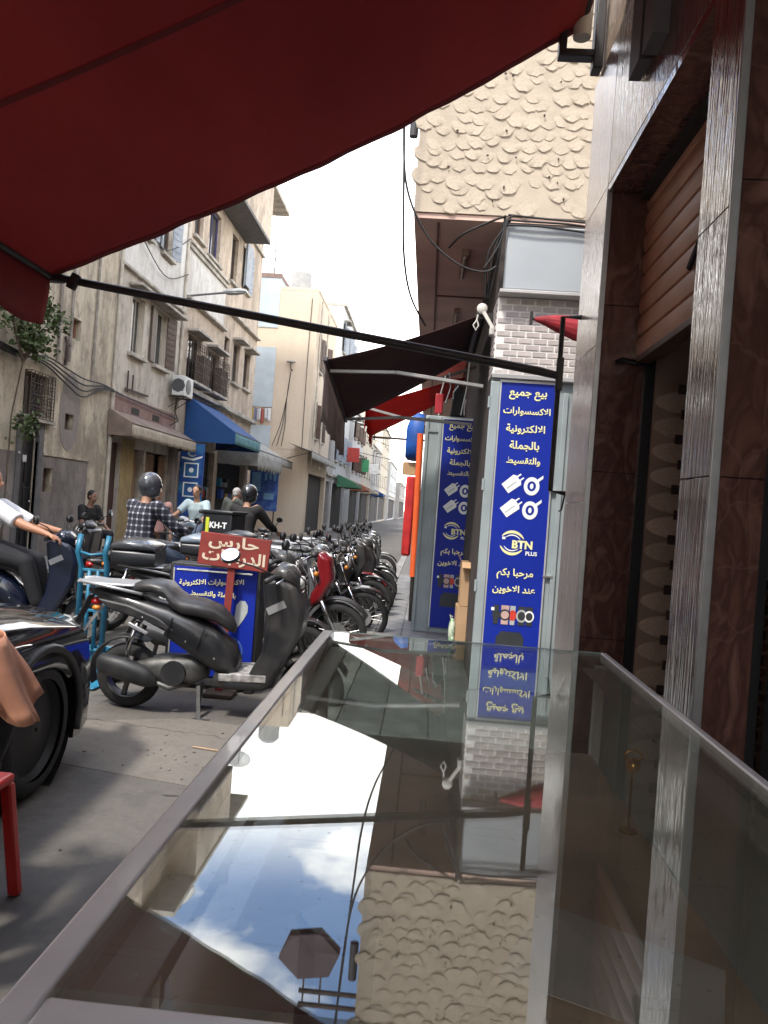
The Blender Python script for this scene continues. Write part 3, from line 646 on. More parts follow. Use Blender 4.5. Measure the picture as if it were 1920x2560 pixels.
# small red awning further along
RB = thing('shop_awning', 'small bright red awning with hanging corner flap behind the maroon one', 'awning', (.4, 12.5, 0))
rb = M('bright_red_canvas', (.55, .03, .02), .8, var=.12, vs=3, trans=.3)
G().sheet(lambda u, v: (.42-1.46*u, 11.6+1.6*v, 3.55-.52*u-.3*v*u), 10, 8).build('canopy', rb, RB, True, smooth='all', solid=.005)
G().sheet(lambda u, v: (-1.04-.02*math.sin(u*20)*v, 11.6+1.6*u, 3.03-.3*u-(.22+.22*max(0, 1-u*6))*v), 24, 3).build('valance', rb, RB, True, smooth='all', solid=.004)
for y in (11.62, 13.15): G().bar((.42, y, 2.7), (-1.03, y, 3.0-(.3 if y > 12 else 0)), .035, .035).build('arm', M('arm_grey', (.3, .29, .28), .5), RB, True)
# orange post and blue tarpaulin bundle
OP = thing('wrapped_post', 'bright orange wrapped post standing at the pavement edge of the door leaf', 'post', (-.13, 9.5, .13))
G().tube([(-.12, 9.5, .68), (-.15, 9.5, 2.45)], .04, 12).build('wrapping', M('orange_plastic', (.75, .12, .03), .5, var=.12, vs=4), OP, True, smooth=True)
G().tube([(-.11, 9.5, .13), (-.12, 9.5, .7)], .028, 10).build('pole', steel_dk, OP, True, smooth=True)
BT = thing('tarpaulin_bundle', 'blue tarpaulin bundle hung up beside the orange post', 'tarpaulin', (-.22, 10, 2))
G().loft([(-.34, 2.38, .2, .1), (-.3, 2.42, .28, .14), (-.2, 2.45, .32, .16), (-.12, 2.45, .3, .14)], 14, 2.6, 10.0).build('bundle', M('tarp_blue', (.01, .08, .34), .5, var=.3, vs=6), BT, True, smooth=True)
G().box(-.36, -.12, 9.98, 10.02, 1.95, 2.12).build('crate_end', M('tan_wood', (.45, .28, .14), .7), BT, True, bevel=.01)
G().box(-.30, -.18, 9.96, 10.05, .9, 1.94).build('red_cover', M('red_cloth2', (.5, .02, .02), .8, var=.2), BT, True, bevel=.03)

# ---- cables on the corner building
def cable(name, label, paths, r=.008, mat=None):
    T = thing(name, label, 'cable', paths[0][0])
    for p in paths:
        # Catmull-Rom style smoothing
        P = [Vector(q) for q in p]; Q = []
        for i in range(len(P)-1):
            a, b, c, d = P[max(i-1, 0)], P[i], P[i+1], P[min(i+2, len(P)-1)]
            for k in range(6):
                t = k/6; Q.append(.5*((2*b)+(-a+c)*t+(2*a-5*b+4*c-d)*t*t+(-a+3*b-3*c+d)*t**3))
        Q.append(P[-1]); G().tube(Q, r, 5).build('strand', mat or M('cable_black', (.012, .011, .011), .6), T, True, smooth='all')
    return T
cable('cable_bundle', 'black cables sagging from the sky across the brown soffit', [
    [(-.42, 5.9, 5.1), (-.40, 5.95, 4.5), (-.34, 6.0, 4.0), (-.15, 6.05, 3.65), (.1, 6.05, 3.45), (.3, 6.05, 3.40), (.40, 6.05, 3.45)],
    [(-.43, 5.9, 5.1), (-.36, 6.0, 3.9), (-.33, 6.1, 3.5), (-.27, 6.5, 3.3), (-.15, 7.5, 3.3)],
    [(.02, 6.3, 3.66), (.12, 6.15, 3.72), (.3, 6.1, 3.80), (.44, 6.04, 3.84)], [(.3, 6.05, 3.42), (.40, 6.04, 3.6), (.46, 6.04, 3.80), (.5, 6.03, 3.84)]], .009)
cable('cable_bundle', 'black cables strung along the top of the pale grey service box', [
    [(.46, 6.04, 3.85-.04*i), (.7, 6.05-.01*i, 3.84-.035*i), (.95, 6.04, 3.825-.035*i+.01*(i % 2)), (1.3, 6.04, 3.81-.04*i), (1.7, 6.04, 3.8-.03*i)] for i in range(3)] + [[(.44+.02*i, 6.05, 3.85-.02*i), (.41-.04*i, 6.08, 3.55), (.36-.01*i, 6.15, 3.2)] for i in range(3)], .009)
G().cyl((-.335, 6.3, 4.55), (-.335, 6.3, 4.85), .035).build('downpipe', M('pipe_dark', (.05, .05, .055), .6), CB, True, smooth=True)

HX = thing('hexagonal_sign', 'dark hexagonal sign on a rail bracket above the maroon awning', 'sign', (-1.0, 9.0, 6.0))
G().prism([(-1.0+.37*math.cos(R(60*i-12)), 6.27+.30*math.sin(R(60*i-12))) for i in range(6)], 8.94, 9.08, 'Y').build('panel', M('sign_umber', (.06, .025, .03), .4, var=.3), HX, True, bevel=.01)
for z in (6.72, 6.88): G().bar((-.29, 9.01, z), (-1.1, 9.01, z), .04, .04).build('bracket_rail', rust, HX, True)
for x in (-.85, -1.05): G().bar((x, 9.01, 6.86), (x, 9.01, 6.5), .02, .02).build('hanger', rust, HX, True)

# ================================================================== GLASS DISPLAY CASE (foreground)
glass = glass_mat('case_glass', (.86, .87, .84), 1.88, 0, .015, .05)
cg = glass_mat('side_glass', (.8, .86, .84), 1.45)
alw = M('white_aluminium', (.88, .88, .86), .3, .0, coat=.3, var=.07, vs=14, bump=.05, bs=120)
DC = thing('display_case', 'aluminium framed glass display case reflecting the sky and the buildings', 'display case', (.095, 1, .13))
X0, X1, Y0, Y1, ZT = -.2, .39, .378, 1.61, 1.235
G().box(X0+.006, X1-.004, Y0+.02, Y1, ZT-.008, ZT-.002).build('glass_top', glass, DC, True)
G().box(X0+.006, X1-.004, Y1+.0005, Y1+.0035, ZT-.009, ZT-.001).build('glass_edge', M('glass_edge', (.35, .45, .42), .2, coat=.5), DC, True)
G().box(X0+.0236, X0+.056, Y0+.03, Y1-.02, ZT-.036, ZT-.030).build('inner_flange', alw, DC, True, bevel=.001)
G().box(X0+.056, X1-.03, Y0+.013, Y0+.05, ZT-.036, ZT-.030).build('inner_flange', alw, DC, True, bevel=.001)
G().box(X1-.05, X1-.0125, Y0+.05, Y1-.02, ZT-.036, ZT-.030).build('inner_flange', M('flange_dull', (.5, .47, .4), .6), DC, True, bevel=.001)
G().box(X0+.02, X1-.02, Y1-.012, Y1-.006, .62, ZT-.012).build('glass_end', cg, DC, True)
G().box(X0, X0+.021, Y0-.02, Y1, ZT-.022, ZT).build('top_rail', alw, DC, True, bevel=.003, seg=3)
G().box(X1-.012, X1, Y0, Y1, ZT-.02, ZT).build('top_rail', alw, DC, True, bevel=.002)
G().box(X0+.0214, X1-.0124, Y0-.02, Y0+.012, ZT-.03, ZT-.0005).build('top_rail', alw, DC, True, bevel=.003)
G().box(X0+.002, X0+.0035, Y0+.03, Y1-.01, ZT-.16, ZT-.025).build('side_panel', alw, DC, True)
for k, y in enumerate((.62, .83, 1.04, 1.25, 1.45)):
    G().box(X0+.0036, X0+.010, y, y+.012, ZT-.16, ZT-.026).build('panel_rib', alw, DC, True)
for x in (X0+.001, X1-.023):
    for y in (Y0+.002, Y1-.024): G().box(x, x+.022, y, y+.022, .13, ZT-.026).build('corner_post', alw, DC, True, bevel=.002)
shelf = M('shelf_brown', (.62, .47, .32), .5, var=.35, vs=5)
G().box(X0+.024, X1-.024, Y0+.03, Y1-.03, 1.02, 1.032).build('shelf', shelf, DC, True)
G().box(X0+.004, X1-.004, Y0+.004, Y1-.004, .13, .62).build('base_cabinet', M('cabinet_laminate', (.10, .085, .075), .5), DC, True)
G().box(X1-.006, X1-.003, Y0+.03, Y1-.03, .62, ZT-.02).build('back_panel', M('case_back', (.42, .44, .40), .4), DC, True)
# things inside the case
hx = thing('hexagonal_tin', 'dark hexagonal tin standing inside the glass display case', 'tin', (-.05, .66, 1.032))
G().prism([(-.05+.034*math.cos(R(60*i)), .66+.034*math.sin(R(60*i))) for i in range(6)], 1.032, 1.13, 'Z').build('body', M('tin_brown', (.03, .014, .016), .35, var=.3), hx, True, bevel=.003)
G().prism([(-.05+.036*math.cos(R(60*i)), .66+.036*math.sin(R(60*i))) for i in range(6)], 1.13, 1.145, 'Z').build('lid', M('tin_lid', (.05, .02, .03), .3), hx, True, bevel=.002)
cn = thing('paper_roll', 'pale cardboard tube lying beside the dark tin inside the case', 'tube', (-.11, .62, 1.032))
G().tube([(-.14, .58, 1.057), (-.085, .625, 1.057)], .025, 16).build('roll', M('roll_paper', (.4, .33, .25), .7), cn, True, smooth=True)
for lab, x, y, a in (('creased white paper sheet inside the case near its street side', -.13, .70, .5), ('creased white paper sheet inside the case near the shop side', .23, .80, 1.2)):
    p = thing('paper_sheet', lab, 'paper', (x, y, 1.035), a)
    G().add([(-.07, -.1, 0), (.07, -.1, .004), (.075, .1, .02), (-.06, .11, 0)], [(0, 1, 2, 3)]).build('sheet', M('paper_white', (.55, .52, .47), .8), p, solid=.001)
gt = thing('lamp_glint_bead', 'shiny gold bead added in place of a lamp reflection in the display case', 'trinket', (.345, 1.2, 1.032))  # bead added to stand in for a lamp mirrored in the glass
gold = M('gold', (.85, .5, .12), .18, 1.0)
G().ell((.343, 1.2, 1.134), (.012, .012, .011), 14, 10).tube([(.343+.013*math.cos(t*.53), 1.2, 1.148+.008*math.sin(t*.53)) for t in range(13)], .0022, 6).build('bead', gold, gt, True, smooth='all')
G().cyl((.343, 1.2, 1.032), (.343, 1.2, 1.125), .002, n=6).lathe([(.014, 0), (.014, .003), (.004, .006)], (.343, 1.2, 1.032), 'Z', 12).build('stand', M('brass', (.4, .26, .1), .3, 1), gt, True)

# ================================================================== LEFT-HAND BUILDINGS (facade plane x = -7.2)
XL = -7.2
frame_br = M('frame_brown', (.09, .055, .04), .6, var=.25); pane = M('window_pane', (.03, .035, .04), .12, var=.3, vs=1.5)
frame_wh = M('frame_cream', (.45, .41, .34), .7, var=.2, vs=4); shut_gr = M('shutter_grey', (.27, .30, .34), .65, var=.15); shut_br = M('shutter_dark', (.085, .05, .035), .65, var=.3, rnd=.25)
conc = M('concrete_trim', (.38, .35, .30), .85, var=.3, vs=3, bump=.3)
rust = M('rusty_iron', (.06, .04, .03), .7, var=.4)
def facade(parent, y0, y1, z0, z1, ops, mat, x=XL, depth=.22, name='wall', back=7):
    ys = sorted({y0, y1, *[o[0] for o in ops], *[o[1] for o in ops]}); zs = sorted({z0, z1, *[o[2] for o in ops], *[o[3] for o in ops]})
    g = G()
    for a, b in zip(ys[:-1], ys[1:]):
        for c, d in zip(zs[:-1], zs[1:]):
            m, n = (a+b)/2, (c+d)/2
            if any(o[0] < m < o[1] and o[2] < n < o[3] for o in ops): continue
            g.add([(x, a, c), (x, b, c), (x, b, d), (x, a, d)], [(0, 1, 2, 3)])
    for o in ops:
        a, b, c, d = o[:4]; q = x-depth
        g.add([(x, a, c), (x, b, c), (x, b, d), (x, a, d), (q, a, c), (q, b, c), (q, b, d), (q, a, d)], [(0, 1, 5, 4), (1, 2, 6, 5), (2, 3, 7, 6), (3, 0, 4, 7)])
    w = x-back
    g.add([(x, y0, z0), (x, y0, z1), (w, y0, z1), (w, y0, z0)], [(0, 1, 2, 3)]).add([(x, y1, z0), (x, y1, z1), (w, y1, z1), (w, y1, z0)], [(0, 1, 2, 3)]).add([(x, y0, z1), (x, y1, z1), (w, y1, z1), (w, y0, z1)], [(0, 1, 2, 3)])
    o = bpy.data.objects
    me = bpy.data.meshes.new(name); off = root_loc(parent); me.from_pydata([(a-off[0], b-off[1], c-off[2]) for a, b, c in g.v], [], g.f); me.materials.append(mat)
    ob = link(name, me, parent)
    return ob
def window(parent, y0, y1, z0, z1, fm=frame_br, leaves=None, sill=True, hood=False, x=XL, open_=163, bars=2, depth=.14, grille=False):
    q = x-depth
    Wn = G().box(q-.02, q+.03, y0, y0+.05, z0, z1).box(q-.02, q+.03, y1-.05, y1, z0, z1).box(q-.02, q+.03, y0+.05, y1-.05, z1-.05, z1).box(q-.02, q+.03, y0+.05, y1-.05, z0, z0+.05).build('window', fm, parent, True)
    n = bars
    for i in range(n):
        a = y0+.05+(y1-y0-.1)*i/n; b = y0+.05+(y1-y0-.1)*(i+1)/n
        G().box(q-.012, q-.004, a+.012, b-.012, z0+.05, z1-.05).build('pane', pane, Wn, True)
        if i: G().box(q-.015, q+.02, a-.012, a+.012, z0+.05, z1-.05).build('mullion', fm, Wn, True)
    if sill: G().box(x-.1, x+.12, y0-.12, y1+.12, z0-.09, z0-.002).build('sill', conc, Wn, True, bevel=.01)
    if hood: G().box(x-.05, x+.35, y0-.15, y1+.15, z1+.06, z1+.14).build('hood', conc, Wn, True, bevel=.01)
    if leaves:
        for s, yh in ((-1, y0), (1, y1)):
            w = (y1-y0)/2; t = R(open_ if s < 0 else open_+random.uniform(-20, 8))
            ex, ey = math.sin(t)*w, -s*0+(-math.cos(t)*w*-s*-1)
            ey = (math.cos(t)*w)*(1 if s < 0 else -1)
            lf = G().add([(x+.01, yh, z0+.03), (x+.01+ex, yh+ey, z0+.03), (x+.01+ex, yh+ey, z1-.03), (x+.01, yh, z1-.03)], [(0, 1, 2, 3)]).build('shutter_leaf', leaves, Wn, True, solid=.035)
            if (z1-z0) > .9 and x > -7.5:
                ns = 9
                for k in range(ns):
                    zz = z0+.12+(z1-z0-.24)*k/(ns-1)
                    off_ = Vector((math.cos(t), -math.sin(t)*(1 if s < 0 else -1), 0))*.022
                    if off_.y*1 > 0: off_ = -off_
                    G().bar(Vector((x+.01+ex*.12, yh+ey*.12, zz))+off_, Vector((x+.01+ex*.88, yh+ey*.88, zz))+off_, .012, .035).build('louvre', leaves, Wn, True)
    if grille: iron(Wn, y0-.02, y1+.02, z0-.02, z1+.02, x+.04)
    return Wn
def iron(parent, y0, y1, z0, z1, x, nv=7, curls=True, name='grille', side=0):
    g = G()
    for i in range(nv+1):
        y = y0+(y1-y0)*i/nv; g.bar((x, y, z0), (x, y, z1), .012, .012)
    for k in range(5):
        z = z0+(z1-z0)*k/4; g.bar((x, y0, z), (x, y1, z), .014, .014)
    if curls:
        for i in range(nv):
            for k in range(4):
                cy, cz = y0+(y1-y0)*(i+.5)/nv, z0+(z1-z0)*(k+.5)/4; r = min((y1-y0)/nv, (z1-z0)/4)*.4
                g.tube([(x, cy+r*math.cos(t*.9), cz+r*math.sin(t*.9)) for t in range(8)], .006, 4)
    if side:
        for a in (y0, y1):
            for k in range(5): z = z0+(z1-z0)*k/4; g.bar((x-side, a, z), (x, a, z), .012, .012)
            for j in range(3): g.bar((x-side*j/3, a, z0), (x-side*j/3, a, z1), .01, .01)
    return g.build(name, rust, parent, True)

# ---- yellow house with the arched door
yp = plaster('yellow_plaster', (.60, .53, .40), (.52, .46, .36), (.21, .17, .135), 1.0, .8, .57)
gp = plaster('grey_cement', (.27, .245, .22), (.225, .20, .185), (.12, .105, .095), 1.6, .7, .64)
H1 = thing('yellow_house', 'stained yellow house with arched black doorway and iron window grille', 'house', (XL, 13, 0))
ops1 = [(13.12, 13.72, .12, 2.56), (13.1, 13.98, 2.68, 3.47), (14.68, 15.03, 2.58, 2.9), (14.74, 15.1, 4.39, 4.8), (13.96, 14.33, 1.33, 1.79), (9.3, 10.2, 4.2, 5.6), (9.2, 10.1, .12, 2.4), (12.2, 12.6, 5.2, 5.9)]
facade(H1, 4, 16.68, 0, 8.6, ops1, yp)
for a, b in ((4, 9.2), (10.1, 12.95), (13.9, 13.958), (14.332, 15.8)):
    G().box(XL, XL+.014, a, b, .1, 2.02).build('plinth', gp, H1, True)
G().box(XL+.0, XL+.014, 13.958, 14.332, .1, 1.328).build('plinth', gp, H1, True); G().box(XL, XL+.014, 13.958, 14.332, 1.792, 2.02).build('plinth', gp, H1, True)
G().box(XL, XL+.035, 13.9, 15.85, 2.021, 2.06).build('ledge', yp, H1, True)
# door surround with arch
dsm = M('door_surround', (.12, .115, .115), .8, var=.2, vs=4)
arch = [(13.72, .12)]+[(13.42+.30*math.cos(R(t)), 2.24+.30*math.sin(R(t))) for t in range(0, 181, 15)]+[(13.12, .12)]
sur = [(12.96, .12), (12.96, 2.68), (13.88, 2.68), (13.88, .12)]
g = G(); poly = sur+arch
g.prism(poly, XL-.05, XL+.03, 'X'); dsur = g.build('door_surround', dsm, H1, True)
dr = G().prism([(13.72, .12)]+[(13.42+.30*math.cos(R(t)), 2.24+.30*math.sin(R(t))) for t in range(0, 181, 15)]+[(13.12, .12)], XL-.12, XL-.08, 'X').build('door', M('door_black', (.012, .013, .016), .35, var=.3), H1, True)
for i in range(2):
    for k in range(3): G().box(XL-.079, XL-.068, 13.17+i*.27, 13.40+i*.27, .3+k*.6, .8+k*.6).build('door_panel', M('door_black', (1, 1, 1)), dr, True, bevel=.008)
G().ell((XL-.06, 13.66, 1.15), .02, 8, 6).build('handle', alu, dr, True)
plq = G().box(XL-.066, XL-.06, 13.34, 13.47, 1.86, 1.98).build('number_plate', M('plate_white', (.6, .6, .58), .5), dr, True)
G().ell((XL+.04, 13.02, 2.0), .025, 8, 6).build('bell_lamp', M('plate_white', (1, 1, 1)), H1, True, smooth='all')
w = window(H1, 13.1, 13.98, 2.68, 3.47, sill=True); iron(w, 13.1, 13.98, 2.66, 3.47, XL+.12, 7, True, side=.14)
window(H1, 14.68, 15.03, 2.58, 2.9, sill=False, bars=1); window(H1, 14.74, 15.1, 4.39, 4.8, fm=M('reddish_frame', (.25, .12, .08), .7), sill=False, bars=1)
window(H1, 9.3, 10.2, 4.2, 5.6, leaves=shut_br); window(H1, 12.2, 12.6, 5.2, 5.9, bars=1)
G().box(XL-.2, XL-.15, 9.2, 10.1, .12, 2.4).build('door', shut_br, H1, True)
G().box(XL-.2, XL-.12, 13.97, 14.32, 1.34, 1.78).build('meter_box', M('meter_rust', (.1, .06, .045), .7, var=.4), H1, True)
G().prism([(14.82+.42*math.cos(t*math.pi/12)*(1+.06*math.sin(t*3)), 2.98+.72*math.sin(t*math.pi/12)) for t in range(24)], XL, XL+.002, 'X')
# ring-shaped cement repair around the small window, built in two halves so the opening stays free
rep = plaster('cement_repair', (.29, .26, .24), (.25, .225, .21), (.17, .15, .14), 2, .4, .7)
for s in (1, -1):
    arc = [(14.855+s*.42*math.sin(R(t))*(1+.05*math.sin(t*.2)), 2.95-.78*math.cos(R(t))) for t in range(0, 181, 12)]
    inn = [(14.855, 3.73), (14.855, 2.902), (14.855+s*.18, 2.902), (14.855+s*.18, 2.578), (14.855, 2.578)]
    G().prism(arc+inn[1:], XL-.01, XL+.007, 'X').build('cement_repair', rep, H1, True)
pm_ = M('pipe_grey', (.25, .22, .19), .7, var=.3)
for y, z0, z1 in ((14.16, 3.8, 8.5), (15.68, 3.7, 8.5), (14.62, 3.9, 8.5)): G().cyl((XL+.035, y, z0), (XL+.035, y, z1), .028, n=8).build('pipe', pm_, H1, True, smooth=True)
G().tube([(XL+.02, 14.45, 4.35), (XL+.06, 14.45, 4.2), (XL+.05, 14.46, 4.0), (XL+.04, 14.45, 3.8)], .03, 6).build('pipe_elbow', rust, H1, True)
G().box(XL-7, XL+.1, 4, 16.68, 8.6, 8.78).build('parapet', conc, H1, True, bevel=.02)

# ---- grey-cream building with brown awning
wp = plaster('cream_plaster', (.60, .55, .47), (.53, .48, .41), (.25, .21, .175), .9, .75, .58)
wp2 = plaster('white_plaster', (.66, .65, .62), (.60, .58, .54), (.34, .31, .27), .8, .55, .64)
H2 = thing('cream_building', 'weathered cream building with tall open shutters over a brown awning', 'building', (XL, 19, 0))
ops2 = [(17.58, 18.36, 4.70, 6.08), (19.15, 19.97, 4.72, 6.14), (16.85, 17.5, .12, 2.55), (18.3, 19.0, .12, 2.5), (19.1, 20.7, .12, 2.5), (17.6, 18.3, 7.6, 9.1), (19.2, 19.9, 7.6, 9.1)]
facade(H2, 16.70, 21.18, 0, 10.6, ops2, wp)
window(H2, 17.58, 18.36, 4.70, 6.08, fm=frame_wh, bars=3); window(H2, 19.15, 19.97, 4.72, 6.14, fm=frame_wh, bars=2, leaves=frame_br, open_=174)
window(H2, 17.6, 18.3, 7.6, 9.1, leaves=shut_gr); window(H2, 19.2, 19.9, 7.6, 9.1, leaves=shut_gr)
for a, b in ((16.72, 17.598), (18.302, 19.198), (19.902, 21.16)): G().box(XL, XL+.012, a, b, 6.58, 10.3).build('white_panel', wp2, H2, True)
for a, b in ((17.598, 18.302), (19.198, 19.902)):
    G().box(XL, XL+.012, a, b, 6.58, 7.45).build('white_panel', wp2, H2, True); G().box(XL, XL+.012, a, b, 9.1, 10.3).build('white_panel', wp2, H2, True)
G().box(XL, XL+.10, 16.70, 21.18, 6.5, 6.578).build('string_course', conc, H2, True, bevel=.015)
G().box(XL, XL+.32, 17.3, 20.7, 6.2, 6.27).build('hood', conc, H2, True, bevel=.015)
G().box(XL-7, XL+.16, 16.70, 21.18, 10.6, 10.78).build('cornice', conc, H2, True, bevel=.02)
G().box(XL-.2, XL+.06, 16.70, 21.18, 10.78, 11.25).build('parapet', wp2, H2, True)
pk = plaster('pink_band', (.33, .22, .19), (.28, .19, .17), (.16, .11, .1), 1.4, .5, .6)
G().box(XL, XL+.02, 16.72, 21.16, 3.2, 3.66).build('pink_band', pk, H2, True)
for y in (17.9, 19.3): G().box(XL-.05, XL+.024, y, y+.5, 3.3, 3.46).build('vent', M('vent_dark', (.03, .025, .02), .8), H2, True)
for y in (16.74, 21.05): G().cyl((XL+.05, y, .2), (XL+.05, y, 10.5), .045, n=8).build('drainpipe', frame_wh, H2, True, smooth=True)
wd = M('old_wood', (.20, .12, .065), .75, var=.4, vs=5, stretch=(1, 6, .5)); ywall = plaster('ochre_wall', (.40, .31, .15), (.34, .26, .14), (.18, .13, .08), 2, .5, .6)
G().box(XL-.15, XL-.1, 16.85, 17.5, .12, 2.55).build('door', M('door_brown', (.06, .025, .02), .6), H2, True)
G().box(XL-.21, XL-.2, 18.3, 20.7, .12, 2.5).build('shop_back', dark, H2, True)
for k, y in enumerate((18.32, 19.12, 19.5, 20.3)): G().box(XL-.12, XL-.07, y, y+.36, .14, 2.45).build('door_leaf', wd, H2, True, bevel=.01)
G().box(XL, XL+.01, 17.52, 18.28, .12, 2.7).build('ochre_panel', ywall, H2, True)
G().box(XL, XL+.16, 20.75, 21.1, .12, 2.9).build('pillar', gp, H2, True)
g = G().bar((XL+.05, 17.5, 4.25), (XL+.05, 17.5, 3.75), .03, .03).bar((XL+.05, 17.8, 4.2), (XL+.05, 17.8, 3.85), .03, .03).bar((XL+.05, 17.4, 3.82), (XL+.05, 18.8, 3.85), .04, .04).build('iron_bracket', rust, H2, True)
def awn(name, label, y0, y1, zw, zf, proj, zv, fm, vm, side=None, x=XL, group=None, scallop=0):
    T = thing(name, label, 'awning', (x, (y0+y1)/2, zf), group=group)
    G().sheet(lambda u, v: (x+.03+proj*u, y0+(y1-y0)*v, zw+(zf-zw)*u-.02*math.sin(math.pi*u)*math.sin(v*19)), 8, 20).build('canopy', fm, T, True, smooth='all', solid=.012)
    G().sheet(lambda u, v: (x+.035+proj+.012*math.sin(u*37)*v, y0+(y1-y0)*u, zf-(zf-zv+scallop*abs(math.sin(u*26)))*v), 60, 3).build('valance', vm, T, True, smooth='all', solid=.008)
    if side:
        for y in (y0, y1): G().add([(x+.03, y, zw), (x+.03+proj, y, zf), (x+.03+proj, y, zv), (x+.03, y, zv)], [(0, 1, 2, 3)]).build('side_panel', side, T, True, solid=.008)
    for y in (y0+.08, y1-.08): G().bar((x+.02, y, zf-.35), (x+.02+proj, y, zf-.02), .03, .03).build('arm', rust, T, True)
    G().cyl((x+.03+proj, y0, zf), (x+.03+proj, y1, zf), .018, n=8).build('front_bar', rust, T, True, smooth=True)
    return T
can_br = M('canvas_brown', (.20, .15, .12), .85, var=.25, vs=3); can_be = M('canvas_beige', (.42, .36, .28), .85, var=.2, vs=5, stretch=(1, 3, 1)); can_bl = M('canvas_blue', (.008, .06, .2), .75, var=.15, vs=2); can_gr = M('canvas_grey', (.33, .33, .31), .85, var=.2, vs=4); can_te = M('canvas_teal', (.09, .24, .27), .8, var=.2)
awn('shop_awning', 'faded brown awning with cream scalloped valance above wooden shop doors', 16.64, 21.3, 3.26, 2.96, .55, 2.68, can_br, can_be, can_br, scallop=.03)
awn('shop_awning', 'deep blue box awning beside the air conditioner', 21.9, 25.2, 4.35, 3.35, 1.5, 3.02, can_bl, can_te, can_bl)
awn('shop_awning', 'drooping grey canvas awning past the blue one', 25.6, 29.9, 3.9, 3.15, 1.35, 2.6, can_gr, can_gr, can_gr, scallop=.15)
# air conditioner
AC = thing('air_conditioner', 'white air conditioner unit bracketed to the wall above the brown awning', 'air conditioner', (XL+.3, 20.8, 4.1))
acm = M('ac_white', (.55, .56, .54), .5, var=.08)
G().box(XL+.12, XL+.47, 20.3, 21.05, 4.12, 4.66).build('casing', acm, AC, True, bevel=.02)
G().lathe([(.2, .0), (.2, .012), (.05, .02)], (XL+.47, 20.62, 4.39), 'X', 20).build('fan_grille', M('ac_grille', (.06, .06, .065), .5), AC, True, smooth=True)
G().lathe([(.19, .0), (.19, .012), (.05, .02)], (XL+.295, 20.295, 4.39), 'Y', 8).build('side_vent', M('ac_grille', (1, 1, 1)), AC, True)
for y in (20.4, 20.95): G().bar((XL+.02, y, 4.1), (XL+.5, y, 4.1), .03, .03).bar((XL+.02, y, 3.8), (XL+.45, y, 4.09), .02, .02).build('bracket', rust, AC, True)
G().tube([(XL+.2, 20.6, 4.1), (XL+.15, 20.6, 3.7), (XL+.3, 20.5, 3.45), (XL+.1, 20.4, 3.3)], .018, 6).build('hose', black, AC, True)

# ---- tan building with overhanging top floor
tp = plaster('tan_plaster', (.56, .47, .375), (.49, .41, .33), (.24, .19, .15), .8, .75, .59)
H3 = thing('tan_building', 'tall tan building with jutting top floor and caged balcony windows', 'building', (XL, 25, 0))
ops3 = [(21.75, 22.95, 4.78, 6.1), (23.7, 25.0, 4.78, 6.05), (25.5, 26.15, 5.6, 6.9), (26.7, 27.6, 5.55, 6.95), (28.3, 29.2, 5.6, 6.95), (21.6, 22.4, 8.9, 10.4), (23.0, 24.2, 8.8, 10.3), (25.6, 26.4, 8.8, 10.4), (27.4, 28.1, 9.0, 10.5), (22.6, 25.3, .12, 2.9), (25.7, 29.6, .12, 2.7)]
facade(H3, 21.2, 30.1, 0, 12.7, ops3, tp)
for i, (a, b, c, d) in enumerate(ops3[:9]): window(H3, a, b, c, d, leaves=(None, None, None, None, None, None, None, None, shut_gr)[i], hood=i in (0, 1, 3, 4), fm=frame_br if i != 6 else M('frame_violet', (.06, .05, .14), .6), sill=i > 1)
for a, b in ((21.55, 23.2), (23.5, 25.2)):
    c = G().box(XL, XL+.35, a, b, 4.66, 4.74).build('balcony_slab', conc, H3, True, bevel=.01)
    iron(c, a+.02, b-.02, 4.74, 5.85, XL+.33, 9, True, side=.3)
    G().box(XL+.05, XL+.30, (a+b)/2, b-.05, 4.76, 5.6).build('screen', M('screen_brown', (.11, .075, .055), .8, var=.3, vs=8), c, True)
G().box(XL, XL+.14, 21.2, 25.2, 8.52, 8.62).build('string_course', conc, H3, True, bevel=.015); G().box(XL, XL+.08, 21.2, 25.2, 8.40, 8.515).build('string_course', conc, H3, True)
G().box(XL, XL+.012, 21.22, 25.18, 7.05, 8.4).build('white_panel', wp2, H3, True)
G().box(XL, XL+.16, 21.2, 25.3, 6.97, 7.045).build('string_course', conc, H3, True, bevel=.015)
G().box(XL, XL+.16, 25.35, 30.1, 7.72, 7.80).build('string_course', conc, H3, True, bevel=.015)
G().box(XL, XL+.22, 21.2, 30.1, 4.42, 4.56).build('string_course', conc, H3, True, bevel=.015)
G().box(XL, XL+.9, 23.3, 27.3, 10.62, 10.72).build('overhang_slab', M('slab_dark', (.12, .115, .11), .85), H3, True)
G().box(XL, XL+.9, 23.3, 27.3, 10.722, 12.7).build('overhang_wall', tp, H3, True)
G().box(XL, XL+.10, 27.302, 30.12, 11.0, 11.12).build('string_course', conc, H3, True, bevel=.015)
G().box(XL-7, XL+.95, 21.2, 30.12, 12.7, 12.86).build('cornice', conc, H3, True, bevel=.02)
G().box(XL+.002, XL+.06, 27.5, 28.4, 9.2, 10.75).build('wall_shutter', shut_gr, H3, True, bevel=.01)
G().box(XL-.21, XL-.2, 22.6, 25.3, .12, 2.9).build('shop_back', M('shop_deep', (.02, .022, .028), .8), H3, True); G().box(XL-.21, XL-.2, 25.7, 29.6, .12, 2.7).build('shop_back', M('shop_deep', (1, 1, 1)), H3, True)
goods = [M('goods_%d' % i, c, .5) for i, c in enumerate(((.02, .08, .4), (.5, .04, .03), (.4, .42, .45), (.03, .2, .35), (.5, .35, .1), (.03, .03, .04)))]
